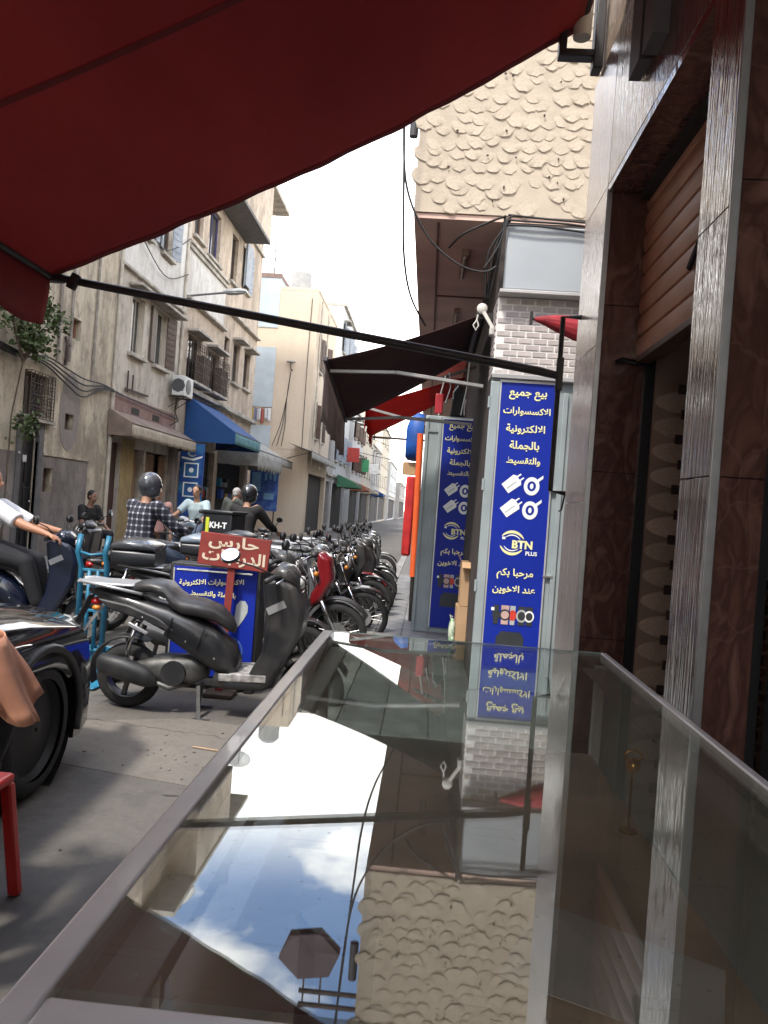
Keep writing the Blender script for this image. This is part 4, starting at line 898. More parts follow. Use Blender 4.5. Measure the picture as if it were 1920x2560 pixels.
# goods shown in the open shops
for i in range(26):
    y = random.choice((22.7, 25.8))+random.random()*2.4; z = .15+random.choice((0, .42, .84, 1.26, 1.68)); s = random.uniform(.15, .32)
    tag(G().box(XL-.18, XL-.02, y, y+s, z, z+random.uniform(.16, .36)).build('goods_package', goods[i % 6], bevel=.01), ('blue', 'red', 'pale grey', 'teal', 'amber', 'black')[i % 6]+' goods package on show inside an open shop across the street', 'package', 'packaged goods inside the open shops')
# blue vertical banner with white squares on the pillar
VB = thing('vertical_banner', 'blue vertical banner with white framed squares across the street', 'banner', (XL+.25, 22, 1))
G().box(XL+.05, XL+.75, 21.62, 21.66, .85, 2.95).build('panel', M('banner_blue2', (.012, .06, .26), .4, col2=(.05, .25, .4), vs=3, lo=.45, hi=.8), VB, True)
for k, zc in enumerate((2.18, 1.62)):
    g = G()
    for r in (.21,):
        for a, b, c, d in ((-r, r, r-.035, r), (-r, r, -r, -r+.035), (-r, -r+.035, -r+.035, r-.035), (r-.035, r, -r+.035, r-.035)): g.box(XL+.4+a, XL+.4+b, 21.606, 21.618, zc+c, zc+d)
    g.build('square_outline', wht, VB, True); disc(XL+.4, zc, .07, .07, 21.612).build('square_dot', wht, VB, True)
g = G(); ringp(g, XL+.4, 2.7, .09, .14, R(20), R(340), 21.612); g.build('swirl_print', gry, VB, True)
flat([(XL+.1, 2.5), (XL+.45, 2.45), (XL+.7, 2.55), (XL+.7, 2.6), (XL+.4, 2.51), (XL+.1, 2.56)], 21.611).build('wave_print', wht, VB, True)
BP = thing('shop_poster', 'blue shop poster with pale blocks behind the delivery rider', 'poster', (-6.6, 30.1, 1.1))
G().box(-7.1, -5.95, 30.13, 30.17, 1.05, 2.75).build('panel', M('poster_blue', (.015, .05, .3), .4, col2=(.08, .2, .5), vs=4), BP, True)
for x, z, w_, h_ in ((-7.0, 1.8, .35, .75), (-6.5, 2.25, .1, .3), (-6.32, 2.3, .1, .3), (-6.15, 2.25, .1, .3), (-6.5, 1.5, .4, .25)): G().box(x, x+w_, 30.115, 30.127, z, z+h_).build('print_block', M('poster_pale', (.2, .4, .62), .5), BP, True)
G().box(-7.0, -6.95, 30.18, 30.22, .12, 1.1).box(-6.1, -6.05, 30.18, 30.22, .12, 1.1).build('stand_legs', rust, BP, True)

# street lamp on the wall
LP = thing('wall_street_lamp', 'grey street lamp on a long arm above the shuttered windows', 'street lamp', (XL, 21.3, 7.1))
G().tube([(XL+.02, 21.3, 7.05), (XL+.5, 21.3, 7.12), (XL+1.1, 21.35, 7.22)], .03, 8).build('arm', M('lamp_arm', (.12, .12, .12), .5), LP, True, smooth=True)
G().loft([(XL+1.0, 7.22, .03, .05), (XL+1.15, 7.25, .06, .12), (XL+1.5, 7.29, .07, .14), (XL+1.7, 7.29, .03, .08)], 14, 2.4, 21.36).build('lamp_head', M('lamp_grey', (.42, .44, .44), .4), LP, True, smooth=True)
G().loft([(XL+1.15, 7.19, .02, .1), (XL+1.4, 7.215, .035, .12), (XL+1.65, 7.25, .02, .06)], 12, 2.2, 21.36).build('lens', M('lamp_lens', (.3, .3, .28), .15), LP, True, smooth=True)

# cable festoons along the left facades
cable('cable_bundle', 'old cable bundle sagging across the yellow house front', [[(XL+.06, 11.0, 3.75+.03*k), (XL+.09, 12.6, 3.62+.03*k), (XL+.1, 13.6, 3.80-.05*k), (XL+.1, 14.5, 3.72-.1*k), (XL+.1, 15.2, 3.66-.12*k), (XL+.08, 16.2, 3.70-.03*k), (XL+.08, 17.6, 3.62), (XL+.08, 21.1, 3.55)] for k in range(4)], .016)
cable('cable_bundle', 'thin black cables draped over the tan building front', [[(XL+.1, 21.2, 4.7), (XL+.2, 23, 4.3), (XL+.25, 25, 4.45), (XL+.2, 27, 4.2), (XL+.2, 30, 4.5)], [(XL+.1, 21.1, 8.6), (XL+.1, 19, 7.6), (XL+.1, 17, 8.2)], [(XL+.1, 21.1, 7.6), (XL+.1, 19.2, 7.0), (XL+.1, 16.9, 7.7)]], .014)

# climbing plant by the yellow house
def leaves_mesh(name, centers, n, size, mat, parent, spread):
    g = G()
    for c in centers:
        for _ in range(n):
            p = Vector(c)+Vector([random.gauss(0, s) for s in spread]); a = Vector((random.gauss(0, 1), random.gauss(0, 1), random.gauss(0, .6))).normalized(); b = a.cross(Vector((random.gauss(0, 1), random.gauss(0, 1), random.gauss(0, 1)))).normalized()
            l = size*random.uniform(.6, 1.3); w_ = l*.38
            g.add([p-a*l*.5, p+b*w_, p+a*l*.5, p-b*w_, p+a.cross(b)*l*.12], [(0, 1, 4), (1, 2, 4), (2, 3, 4), (3, 0, 4)])
    o = g.build(name, mat, parent, True)
    return o
CP = thing('climbing_tree', 'dark leafy climbing tree beside the arched black doorway', 'tree', (XL+.25, 12.5, .12))
lf = M('leaf_green', (.035, .06, .018), .6, col2=(.09, .12, .04), vs=9, rnd=.2)
cl = [(XL+.35+random.uniform(-.1, .25), 11.6+random.random()*1.2, 3.85+random.random()*1.1) for _ in range(22)]+[(XL+.35, 12.7+.11*i, 4.65-.03*i+random.uniform(-.1, .1)) for i in range(9)]+[(XL+.35, 12.2+random.random()*.9, 3.75+random.random()*.3) for _ in range(9)]+[(XL+.3, 12.5+random.random()*.5, 2.35+random.random()*.4) for _ in range(5)]
leaves_mesh('crown', cl, 26, .105, lf, CP, (.10, .12, .12))
bark = M('bark', (.12, .09, .065), .9, var=.3, vs=15)
G().tube([(XL+.08, 12.55, .1), (XL+.07, 12.62, 1.5), (XL+.09, 12.6, 2.6), (XL+.28, 12.5, 3.5), (XL+.3, 12.2, 4.1)], [.016, .015, .014, .012, .008], 7).build('trunk', bark, CP, True, smooth='all')
for p in ([(XL+.28, 12.5, 3.5), (XL+.34, 13.0, 4.1), (XL+.36, 13.6, 4.55)], [(XL+.22, 12.6, 2.6), (XL+.3, 12.75, 2.5), (XL+.33, 12.9, 2.4)], [(XL+.28, 12.5, 3.5), (XL+.38, 12.0, 4.0), (XL+.4, 11.7, 4.7)], [(XL+.28, 12.5, 3.6), (XL+.34, 12.9, 3.9), (XL+.33, 13.1, 3.85)]):
    G().tube(p, [.025, .016, .006], 5).build('branch', bark, CP, True)

# ---- blue and cream building further along
cw = plaster('smooth_cream', (.60, .51, .40), (.58, .49, .385), (.47, .39, .31), .5, .3, .75); bw = M('pale_blue_wall', (.42, .49, .54), .8, var=.08, vs=2)
H4 = thing('cream_blue_building', 'tall cream end-wall building with a pale blue strip beside it', 'building', (-6, 33, 0))
facade(H4, 33, 39.5, 0, 10.6, [(34.2, 34.9, 4.4, 6), (36.2, 36.9, 4.4, 6), (34.2, 34.9, 7.4, 9), (36.2, 36.9, 7.4, 9), (33.6, 39, .12, 2.8)], cw, x=-5.33, back=6)
for a, b, c, d in ((34.2, 34.9, 4.4, 6), (36.2, 36.9, 4.4, 6), (34.2, 34.9, 7.4, 9), (36.2, 36.9, 7.4, 9)): window(H4, a, b, c, d, x=-5.33, leaves=shut_br)
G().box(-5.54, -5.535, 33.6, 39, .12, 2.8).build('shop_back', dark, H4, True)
G().box(-7.02, -5.331, 32.985, 32.999, 3.75, 10.6).build('end_wall', cw, H4, True)
G().box(-7.05, -5.3, 32.98, 39.5, 10.6, 10.75).build('parapet', cw, H4, True, bevel=.01)
for x in (-5.2, -5.05): G().cyl((x, 33.4+(x+5.2)*8, 3), (x, 33.4+(x+5.2)*8, 10.3), .045, n=8).build('drainpipe', frame_wh, H4, True, smooth=True)
G().box(-8.1, -7.022, 32.97, 39, 8.95, 11.1).build('blue_panel', bw, H4, True); G().box(-8.1, -7.022, 32.97, 39, 5.5, 8.1).build('blue_panel', bw, H4, True); G().box(-8.1, -7.022, 32.97, 39, 3.0, 4.7).build('blue_panel', bw, H4, True)
G().box(-8.12, -7.0, 32.95, 39, 11.1, 11.3).build('coping', M('coping_rust', (.2, .14, .12), .8), H4, True)
for z0, z1 in ((8.1, 8.95), (4.7, 5.5)):
    w = G().box(-8.1, -7.022, 33.3, 33.35, z0, z1).build('window', pane, H4, True)
    for k in range(3): G().box(-8.05+k*.36, -8.0+k*.36, 33.24, 33.29, z0, z1).build('mullion', frame_br, w, True)
lau = [M('laundry_%d' % i, c, .8, var=.1) for i, c in enumerate(((.6, .62, .65), (.5, .4, .12), (.2, .2, .3), (.62, .6, .58), (.35, .1, .08)))]
LN = thing('laundry_line', 'row of white and orange laundry hung below the blue wall window', 'laundry', (-7.5, 32.85, 4.6))
G().tube([(-8.1, 32.86, 5.5), (-7.6, 32.84, 5.4), (-7.03, 32.86, 5.5)], .01, 5).build('line', black, LN, True)
for i in range(7): G().sheet(lambda u, v, i=i: (-8.07+i*.15+u*.14, 32.84-.03*math.sin(u*6+i), 5.44-.04*math.sin(math.pi*(i+.5)/7)-v*(.45+.3*((i*37) % 5)/5)), 4, 6).build('garment', lau[i % 5 if i % 3 else 0], LN, True, smooth='all', solid=.006)
awn('shop_awning', 'wide flat grey canopy under the cream end wall', 31.2, 39.4, 3.9, 3.6, 1.0, 3.3, can_gr, can_gr, x=-5.9)
awn('shop_awning', 'low pale folding canopy beside the laundry line', 30.2, 32.5, 3.75, 3.15, 1.2, 2.85, can_be, can_gr, x=-7.1)
# satellite dishes and a water tank on roofs
def dish(label, loc, r=.45, a=20):
    T = thing('satellite_dish', label, 'satellite dish', loc)
    rot = Matrix.Rotation(R(a), 4, 'Z') @ Matrix.Rotation(R(60), 4, 'X'); g = G(); k = []
    for i in range(6):
        q = i/5; k.append([tuple(Vector((0, 0, 1.0)) + rot @ Vector((r*max(q, .02)*math.cos(t*math.pi/10), r*max(q, .02)*math.sin(t*math.pi/10), .25*r*q*q))) for t in range(20)])
    g.rings(k, cap=False).build('reflector', M('dish_grey', (.5, .5, .48), .5, var=.1), T, solid=.01, smooth='all')
    G().cyl((0, 0, 0), (0, .04, 1.0), .03).build('mast', rust, T)
    G().tube([tuple(Vector((0, 0, 1))+rot @ Vector((0, -r*.9, .1))), tuple(Vector((0, 0, 1))+rot @ Vector((0, 0, r*.9)))], .015, 6).build('feed_arm', rust, T)
dish('pale satellite dish standing on the blue strip roof', (-7.4, 33.2, 11.3), .5, 10)
dish('satellite dish on the roof of the yellow house', (-7.4, 14.5, 8.78), .55, 30); dish('satellite dish on the cream building parapet', (-7.6, 19.5, 10.78), .6, -15); dish('satellite dish high on the tan building roof', (-7.2, 24.4, 12.86), .6, 40)
WT = thing('water_tank', 'grey round water tank on the cream building roof', 'tank', (-6.4, 35.5, 10.75))
G().lathe([(.02, 1.5), (.3, 1.47), (.48, 1.3), (.5, .1), (.5, 0)], (-6.6, 35.5, 10.75), 'Z', 20).build('body', M('tank_grey', (.3, .3, .29), .6), WT, True, smooth=True)
G().lathe([(.52, .5), (.52, .56)], (-6.6, 35.5, 10.75), 'Z', 20).build('hoop', rust, WT, True)

# ---- houses further down the street
def far_house(name, label, x, y0, y1, h, mat, nw, floors, back=5, shop=True, leaves=None, side_win=False, trim=conc):
    H = thing(name, label, 'building', (x, (y0+y1)/2, 0)); ops = []
    fh = (h-3.3)/max(floors, 1)
    for f in range(floors):
        for i in range(nw):
            yc = y0+(y1-y0)*(i+.5)/nw; ops.append((yc-.45, yc+.45, 3.3+f*fh+fh*.22, 3.3+f*fh+fh*.75))
    sh_ = [(y0+.4, y1-.4, .12, 2.7)] if shop else []
    facade(H, y0, y1, 0, h, ops+sh_, mat, x=x, back=back)
    for o in ops: window(H, *o, x=x, leaves=leaves if random.random() < .7 else None, bars=2, hood=random.random() < .3)
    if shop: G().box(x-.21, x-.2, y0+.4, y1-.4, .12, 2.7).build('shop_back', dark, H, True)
    G().box(x-back, x+.14, y0-.02, y1+.02, h, h+.16).build('cornice', trim, H, True, bevel=.01)
    G().box(x, x+.12, y0, y1, 3.0, 3.12).build('string_course', trim, H, True)
    if side_win:
        for f in range(floors):
            w = G().box(x-1.6, x-.8, y0-.03, y0-.002, 3.3+f*fh+fh*.25, 3.3+f*fh+fh*.7).build('window', pane, H, True)
            G().box(x-1.7, x-.7, y0-.12, y0-.004, 3.3+f*fh+fh*.25-.1, 3.3+f*fh+fh*.25-.01).build('sill', trim, w, True)
    return H
wb = plaster('white_render', (.54, .55, .55), (.50, .50, .49), (.36, .35, .33), .5, .4, .7); gb = plaster('grey_render', (.40, .39, .37), (.36, .35, .33), (.24, .22, .2), .6, .5, .66); cb2 = plaster('pale_cream_render', (.52, .47, .38), (.48, .43, .35), (.33, .29, .23), .6, .4, .7)
far_house('white_house', 'white building with small balcony beyond the cream end wall', -5.35, 42, 49, 12.4, wb, 3, 3, leaves=shut_gr, side_win=True)
far_house('grey_house', 'narrow grey building in the gap behind the white one', -5.4, 39.6, 41.9, 8.5, gb, 1, 2)
far_house('white_house', 'lower white building with dark shopfront further along the street', -5.1, 49.2, 57, 7.6, wb, 3, 2, leaves=shut_br)
far_house('cream_house', 'pale cream building towards the end of the street', -5.2, 57.2, 68, 8.8, cb2, 4, 2, leaves=shut_br)
far_house('grey_house', 'distant grey building near the end of the street', -5.2, 68.2, 80, 7.0, gb, 4, 2)
far_house('cream_house', 'far pale house with tall side gable closing the street', -5.2, 80.2, 95, 10.2, cb2, 4, 3, side_win=True, back=8)
far_house('white_house', 'farthest white house low on the horizon', -4.9, 95.3, 115, 7.2, wb, 5, 2, side_win=True)
far_house('grey_house', 'hazy low house at the very end of the street', -4.3, 115.5, 140, 5.4, gb, 5, 1, side_win=True)
# right side further houses (mirrored frontage)
for i, (y0, y1, h, lab) in enumerate(((24.3, 36, 8, 'plain cream building past the corner shop awnings'), (36.4, 52, 7.5, 'plain grey building far along the pavement side'), (52.5, 75, 7, 'distant plain building at the end of the pavement'))):
    H = thing('plain_building', lab, 'building', (.6, y0, 0))
    G().box(.5+i*.1, 6, y0, y1, 0, h).build('wall', (cb2, gb, wb)[i], H, True); G().box(.42+i*.1, 6, y0-.02, y1+.02, h, h+.15).build('cornice', conc, H, True)
    for k in range(4):
        yy = y0+(y1-y0)*(k+.3)/4
        w = G().box(.47+i*.1, .499+i*.1, yy, yy+.9, 4, 5.4).build('window', pane, H, True); G().box(.40+i*.1, .495+i*.1, yy-.1, yy+1, 3.88, 3.98).build('sill', conc, w, True)
        G().box(.47+i*.1, .499+i*.1, yy-.6, yy+1.6, .15, 2.6).build('shopfront', dark, H, True)

# the street goes on behind the viewer: plain fronts on both sides
far_house('cream_house', 'cream building of the left row nearest behind the yellow house', XL, -9.5, 3.95, 9.5, cb2, 5, 2, leaves=shut_br)
far_house('grey_house', 'grey building of the left row well behind the viewer', XL, -26, -9.8, 10.5, gb, 6, 2, leaves=shut_br)
H = thing('plain_building', 'plain cream building next to the stone-clad shop behind the viewer', 'building', (1, -18, 0))
G().box(.7, 8, -30, -6.05, 0, 9).build('wall', cb2, H, True)
for k in range(5):
    w = G().box(.67, .699, -28+k*4.4, -27+k*4.4, 4, 5.6).build('window', pane, H, True); G().box(.6, .695, -28.1+k*4.4, -26.9+k*4.4, 3.88, 3.98).build('sill', conc, w, True)

cable('cable_bundle', 'thin cables hanging in a fan on the cream end wall', [[(-6.3, 32.96, 7.2), (-6.4, 32.95, 6.0), (-6.6+.1*k, 32.95, 4.8), (-6.9+.2*k, 32.95, 3.85)] for k in range(3)]+[[(-5.6, 32.95, 10.3), (-5.62, 32.94, 7.5), (-5.6, 32.95, 3.8)]], .014)
WD = thing('wall_antenna', 'small domed antenna fixed on the cream end wall above the hanging cables', 'antenna', (-6.3, 32.8, 7.2))
G().lathe([(.02, .14), (.12, .10), (.2, .03), (.2, 0)], (-6.3, 32.75, 7.45), 'Z', 14).build('dome', M('dome_grey', (.3, .28, .26), .5), WD, True, smooth=True)  # round wall antenna built as a small dome, no light source
G().tube([(-6.3, 32.75, 7.5), (-6.3, 32.78, 7.2), (-6.25, 32.95, 7.15)], .025, 6).build('stem', rust, WD, True)

for i, (y0, y1, lab, m_) in enumerate(((43, 46.5, 'narrow green awning far down the left side', M('canvas_green', (.05, .16, .09), .85)), (49.6, 53, 'striped-looking rust awning on the lower white building', M('canvas_rust', (.32, .12, .07), .85)), (58, 63, 'long beige awning on the pale cream far building', can_be), (69, 73, 'far blue awning near the end of the street', can_bl))):
    awn('shop_awning', lab, y0, y1, 3.2, 2.75, 1.1, 2.5, m_, m_, m_, x=-5.2)
cable('cable_bundle', 'thin wires crossing the far street between the rooftops', [[(-5.2, 44, 6.5), (-2.4, 44, 5.9), (.5, 44, 6.4)], [(-5.2, 60, 7.0), (-2.4, 60, 6.2), (.6, 60, 6.6)], [(-5.2, 52, 5.2), (-2.4, 53, 4.9), (.6, 54, 5.4)]], .02)
for x, y, z, lab, c in ((-4.9, 47.5, 4.2, 'small red box sign jutting over the far shops', (.45, .04, .03)), (-4.9, 55.5, 4.0, 'small green box sign jutting over the far shops', (.05, .3, .12)), (-4.95, 65.5, 4.3, 'small white box sign jutting over the far shops', (.7, .7, .68))):
    T = thing('box_sign', lab, 'sign', (x, y, z)); G().box(x-.3, x+.45, y, y+.15, z, z+.9).build('panel', M('sign_'+lab[6:9], c, .5, var=.2), T, True, bevel=.02); G().box(x-.4, x-.3, y+.05, y+.1, z+.3, z+.4).build('bracket', rust, T, True)

# ================================================================== VEHICLES
rub = M('tyre_rubber', (.018, .018, .018), .85, var=.25, vs=20, bump=.2, bs=80)
rimm = M('rim_grey', (.14, .14, .14), .45, .6); rims = M('rim_silver', (.42, .42, .42), .35, .8)
blk = M('black_plastic', (.018, .019, .021), .5, col2=(.06, .057, .052), vs=7, lo=.45, hi=.85); gloss = M('black_gloss', (.012, .013, .016), .2, coat=.35, col2=(.055, .052, .047), vs=5, r2=.6, lo=.42, hi=.8, bump=.05)
chrome = M('chrome', (.6, .6, .6), .14, 1.0); vinyl = M('seat_vinyl', (.022, .022, .023), .38, col2=(.06, .058, .055), vs=6, lo=.45, hi=.85, bump=.15, bs=90); silver = M('silver_plastic', (.42, .43, .44), .35, .5, var=.1)
mirror = M('mirror_glass', (.85, .87, .88), .03, 1.0); lensr = M('lens_red', (.35, .01, .01), .2, coat=.5); lensa = M('lens_amber', (.6, .2, .02), .2, coat=.5); lensw = M('lens_clear', (.5, .5, .47), .1, coat=1)
engm = M('engine_metal', (.11, .11, .105), .5, .6, var=.4, vs=12)
def wheel(parent, x, r=.22, w=.055, spokes=3, y=0, rim=rimm, name='wheel', wire=False):
    prof = []
    for i in range(17):
        t = math.pi*(-.12+1.24*i/16); prof.append((r-w+w*math.sin(t)*1.0 if True else 0, y-w*.95*math.cos(t)))
    W_ = G().lathe(prof, (x, 0, r), 'Y', 30, cap=False).build(name, rub, parent, smooth='all')
    ri = r-w*1.12
    G().lathe([(ri, y-w*.8), (ri-.018, y-w*.6), (ri-.018, y+w*.6), (ri, y+w*.8), (ri+.012, y+w*.8), (ri+.012, y-w*.8), (ri, y-w*.8)], (x, 0, r), 'Y', 30, cap=False).build('rim', rim, W_, smooth=True)
    G().lathe([(.02, y-.07), (.045, y-.055), (.045, y+.055), (.02, y+.07)], (x, 0, r), 'Y', 14).build('hub', engm, W_, smooth=True)
    n = 18 if wire else spokes
    for i in range(n):
        t = 2*math.pi*i/n+.3; c, s = math.cos(t), math.sin(t)
        if wire: G().tube([(x+.04*c, y+.03*(-1)**i, r+.04*s), (x+(ri-.015)*math.cos(t+.25), y, r+(ri-.015)*math.sin(t+.25))], .003, 4).build('spoke', rims, W_)
        else: G().bar((x+.03*c, y, r+.03*s), (x+(ri-.01)*c, y, r+(ri-.01)*s), .03, .045).build('spoke', rim, W_, bevel=.006)
    if wire or spokes == 5: G().lathe([(.05, y-.045), (.105, y-.045), (.105, y-.04), (.05, y-.04)], (x, 0, r), 'Y', 20, cap=False).build('brake_disc', rims, W_)
    return W_
def mirror_part(T, x, y, z, base, rx=.045, rz=.033, yaw=0, glassy=True, normal=None):
    G().tube([base, ((base[0]+x)/2+.01, (base[1]+y)/2, z-.06), (x, y, z-.02)], .006, 6).build('mirror_stalk', blk, T, smooth='all')
    rot = Matrix.Rotation(yaw, 3, 'Z')
    if normal:
        a_ = -Vector(normal).normalized(); b_ = Vector((0, 0, 1)).cross(a_).normalized(); rot = Matrix((a_, b_, a_.cross(b_))).transposed()
    h = G().ell((x, y, z), (.02, rx, rz), 16, 8, rot).build('mirror', blk, T, smooth='all')
    if glassy:
        c = Vector((x, y, z))+rot @ Vector((-.0195, 0, 0)); g = G(); n = 20
        g.add([c]+[c+rot @ Vector((-.002, rx*.9*math.cos(2*math.pi*i/n), rz*.9*math.sin(2*math.pi*i/n))) for i in range(n)], [(0, i+1, (i+1) % n+1) for i in range(n)]).build('mirror_face', mirror, h)
def scooter(name, label, loc, rz, body=gloss, side=blk, accent=silver, top_box=None, group='scooters parked nose to the kerb', detail=True, lean=R(3), rack=True, plate=True, mirror_n=None):
    T = thing(name, label, 'scooter', loc, rz, group); T.rotation_euler = (lean, 0, rz)
    wheel(T, 0, .225, .058); wheel(T, 1.27, .225, .052)
    # rear body with a rising pointed tail
    G().loft([(-.30, .80, .015, .03), (-.22, .785, .035, .065), (-.08, .745, .062, .10), (.10, .69, .085, .125), (.28, .625, .115, .14), (.45, .545, .14, .145), (.60, .46, .15, .14), (.72, .38, .12, .12), (.76, .34, .07, .09)], 18, 3).build('rear_body', body, T, smooth='all')
    for s in (-1, 1):
        G().prism([(-.20, .765), (.02, .735), (.22, .665), (.40, .57), (.30, .575), (.05, .655), (-.12, .70)], s*.098, s*.140, 'Y').build('side_panel', side, T, bevel=.012)
        G().prism([(.02, .60), (.15, .545), (.165, .56), (.03, .625)], s*.128, s*.150, 'Y').build('accent_strip', accent, T, bevel=.004)
        G().tube([(.82, s*.14, .30), (.92, s*.150, .29), (1.03, s*.150, .55), (1.06, s*.14, .72)], .014, 6).build('shield_trim', accent, T, smooth='all')
    G().loft([(-.02, .825, .02, .07), (.05, .85, .035, .115), (.16, .86, .045, .13), (.25, .84, .055, .135), (.31, .775, .062, .14), (.37, .742, .06, .142), (.48, .732, .06, .145), (.60, .70, .055, .12), (.69, .635, .05, .075), (.72, .60, .025, .05)], 18, 2.6).build('seat', vinyl, T, smooth='all')
    G().loft([(.62, .265, .055, .15), (.74, .26, .05, .165), (.94, .265, .05, .165), (1.02, .30, .06, .15)], 16, 4).build('floorboard', side, T, smooth='all')
    G().box(.72, .93, -.15, .15, .313, .322).build('floor_mat', M('worn_grey', (.28, .27, .26), .8, var=.5, vs=22), T, bevel=.004)
    for s in (-1, 1): G().bar((.66, s*.155, .30), (.98, s*.165, .315), .018, .05).build('floor_trim', M('worn_grey', (1, 1, 1)), T, bevel=.005)
    # leg shield and front cowl
    G().prism([(.86, .29), (.98, .23), (1.09, .40), (1.19, .61), (1.21, .80), (1.13, .95), (1.0, 1.0), (.91, .97), (.93, .82), (.955, .68), (.93, .48), (.86, .34)], -.165, .165, 'Y').build('leg_shield', body, T, bevel=.035, seg=3)
    G().prism([(1.08, .44), (1.19, .63), (1.21, .78), (1.16, .90), (1.14, .86), (1.16, .76), (1.13, .64), (1.05, .47)], -.10, .10, 'Y').build('front_cowl', body, T, bevel=.02)
    G().obox((1.02, -.169, .80), (.13, .006, .05), (0, R(-28), 0)).build('sticker', silver, T)
    G().obox((.20, -.146, .60), (.16, .006, .022), (0, R(24), 0)).build('badge', silver, T)
    for q in (.30, .52): G().obox((q, -.150, .60-.25*(q-.3)), (.006, .006, .16), (0, R(20), 0)).build('panel_gap', black, T)
    for a_, b_ in ((.12, .66), (.42, .52), (.62, .42)): G().ell((a_, -.148, b_), (.008, .004, .008), 8, 5).build('bolt', chrome, T)
    G().loft([(.95, .985, .035, .09), (1.02, 1.02, .065, .15), (1.10, 1.0, .065, .14), (1.16, .95, .035, .08)], 16, 2.6).build('handlebar_cover', body, T, smooth='all')
    G().ell((1.155, 0, .955), (.03, .085, .045), 14, 8).build('headlight', lensw, T, smooth='all')
    for s in (-1, 1):
        G().ell((1.17, s*.11, .80), (.02, .035, .05), 10, 6).build('indicator', lensa, T, smooth='all')
        g = G().tube([(1.03, s*.12, 1.0), (1.0, s*.22, 1.005), (.97, s*.33, .995)], [.016, .018, .018], 8).build('grip', blk, T, smooth='all')
        G().tube([(1.05, s*.15, 1.0), (1.07, s*.22, 1.0), (1.04, s*.33, .985)], .006, 5).build('brake_lever', chrome, T, smooth='all')
        G().tube([(1.12, s*.075, .75), (1.20, s*.075, .48), (1.27, s*.07, .225)], .02, 8).build('fork_leg', engm, T, smooth='all')
    mirror_part(T, .72 if mirror_n else .86, -.26, 1.13 if mirror_n else 1.16, (1.0, -.17, 1.01), .066, .06 if mirror_n else .045, R(8), normal=mirror_n); mirror_part(T, .99, .27, 1.17, (1.0, .17, 1.01), .05, .04, R(-10))
    arc = [(1.27+.27*math.cos(R(t)), .235+.27*math.sin(R(t))) for t in range(25, 156, 13)]; inn = [(1.27+.25*math.cos(R(t)), .235+.25*math.sin(R(t))) for t in range(155, 24, -13)]
    G().prism(arc+inn, -.06, .06, 'Y').build('front_fender', body, T, bevel=.008)
    arc = [(.0+.27*math.cos(R(t)), .235+.27*math.sin(R(t))) for t in range(60, 200, 14)]; inn = [(.0+.255*math.cos(R(t)), .235+.255*math.sin(R(t))) for t in range(199, 59, -14)]
    G().prism(arc+inn, -.055, .055, 'Y').build('rear_hugger', side, T, bevel=.004)
    for s in (-1, 1): G().tube([(1.03, s*.10, 1.02), (1.12, s*.16, 1.06), (1.19, s*.09, .98), (1.2, s*.05, .86)], .005, 5).build('brake_cable', blk, T, smooth='all')
    # engine, exhaust, stand
    G().loft([(-.05, .24, .05, .05), (.05, .26, .08, .09), (.25, .29, .10, .11), (.45, .30, .10, .10), (.55, .30, .05, .06)], 14, 3.2).build('engine', engm, T, smooth='all')
    G().lathe([(.085, -.005), (.085, .02), (.06, .03)], (.34, -.125, .29), 'Y', 16).build('engine_cover', blk, T, smooth=True)
    G().loft([(-.16, .335, .045, .035), (-.13, .335, .07, .055), (.02, .305, .078, .06), (.16, .265, .07, .055), (.24, .235, .03, .03)], 14, 2.3, -.155).build('exhaust', blk, T, smooth='all')
    G().tube([(.20, -.15, .24), (.32, -.13, .19), (.45, -.06, .22)], .018, 8).build('exhaust_pipe', engm, T, smooth='all')
    G().bar((.5, .06, .2), (.46, .12, .0), .02, .02).bar((.5, -.06, .2), (.54, -.16, -.0), .024, .024).bar((.45, .12, .006), (.56, .12, .006), .03, .012).bar((.5, -.17, .006), (.62, -.17, .006), .03, .012).build('stand', engm, T)
    for s in (-1, 1): G().tube([(.0, s*.075, .23), (.02, s*.11, .45), (.08, s*.10, .62)], .018, 8).build('shock', chrome if s < 0 else engm, T, smooth='all')
    G().bar((-.29, 0, .76), (-.40, 0, .52), .12, .012).build('mud_flap', side, T, bevel=.004); G().bar((-.20, .0, .70), (-.44, 0, .36), .02, .02).build('flap_stay', silver, T)
    G().ell((-.25, 0, .72), (.04, .055, .03), 12, 6).build('tail_light', lensr, T, smooth='all')
    for s in (-1, 1): G().ell((-.22, s*.085, .69), (.03, .02, .018), 10, 6).build('indicator', lensa, T, smooth='all')
    if plate: G().box(-.40, -.392, -.085, .085, .47, .60).build('licence_plate', M('plate_grey', (.5, .5, .48), .5), T)
    if rack:
        for s in (-1, 1): G().tube([(.10, s*.11, .81), (-.12, s*.12, .845), (-.32, s*.10, .865), (-.36, s*.04, .865)], .012, 6).build('rack_rail', accent, T, smooth='all')
        G().prism([(-.36, -.09), (-.10, -.12), (.04, -.11), (.04, .11), (-.10, .12), (-.36, .09)], .852, .868, 'Z').build('rack_plate', accent, T, bevel=.006)
    if top_box:
        bm, lid = top_box
        g = G().loft([(-.40, .935, .06, .15), (-.38, .94, .068, .18), (-.20, .94, .068, .2), (-.02, .935, .062, .17)], 18, 5).build('top_box', bm, T, smooth=True)
        G().loft([(-.41, 1.005, .012, .15), (-.39, 1.025, .035, .185), (-.28, 1.04, .055, .2), (-.14, 1.04, .05, .2), (-.02, 1.015, .025, .175)], 18, 3).build('lid', lid, g, smooth='all')
        G().box(-.425, -.40, -.04, .04, .96, 1.0).build('latch', silver, g, bevel=.004)
    return T
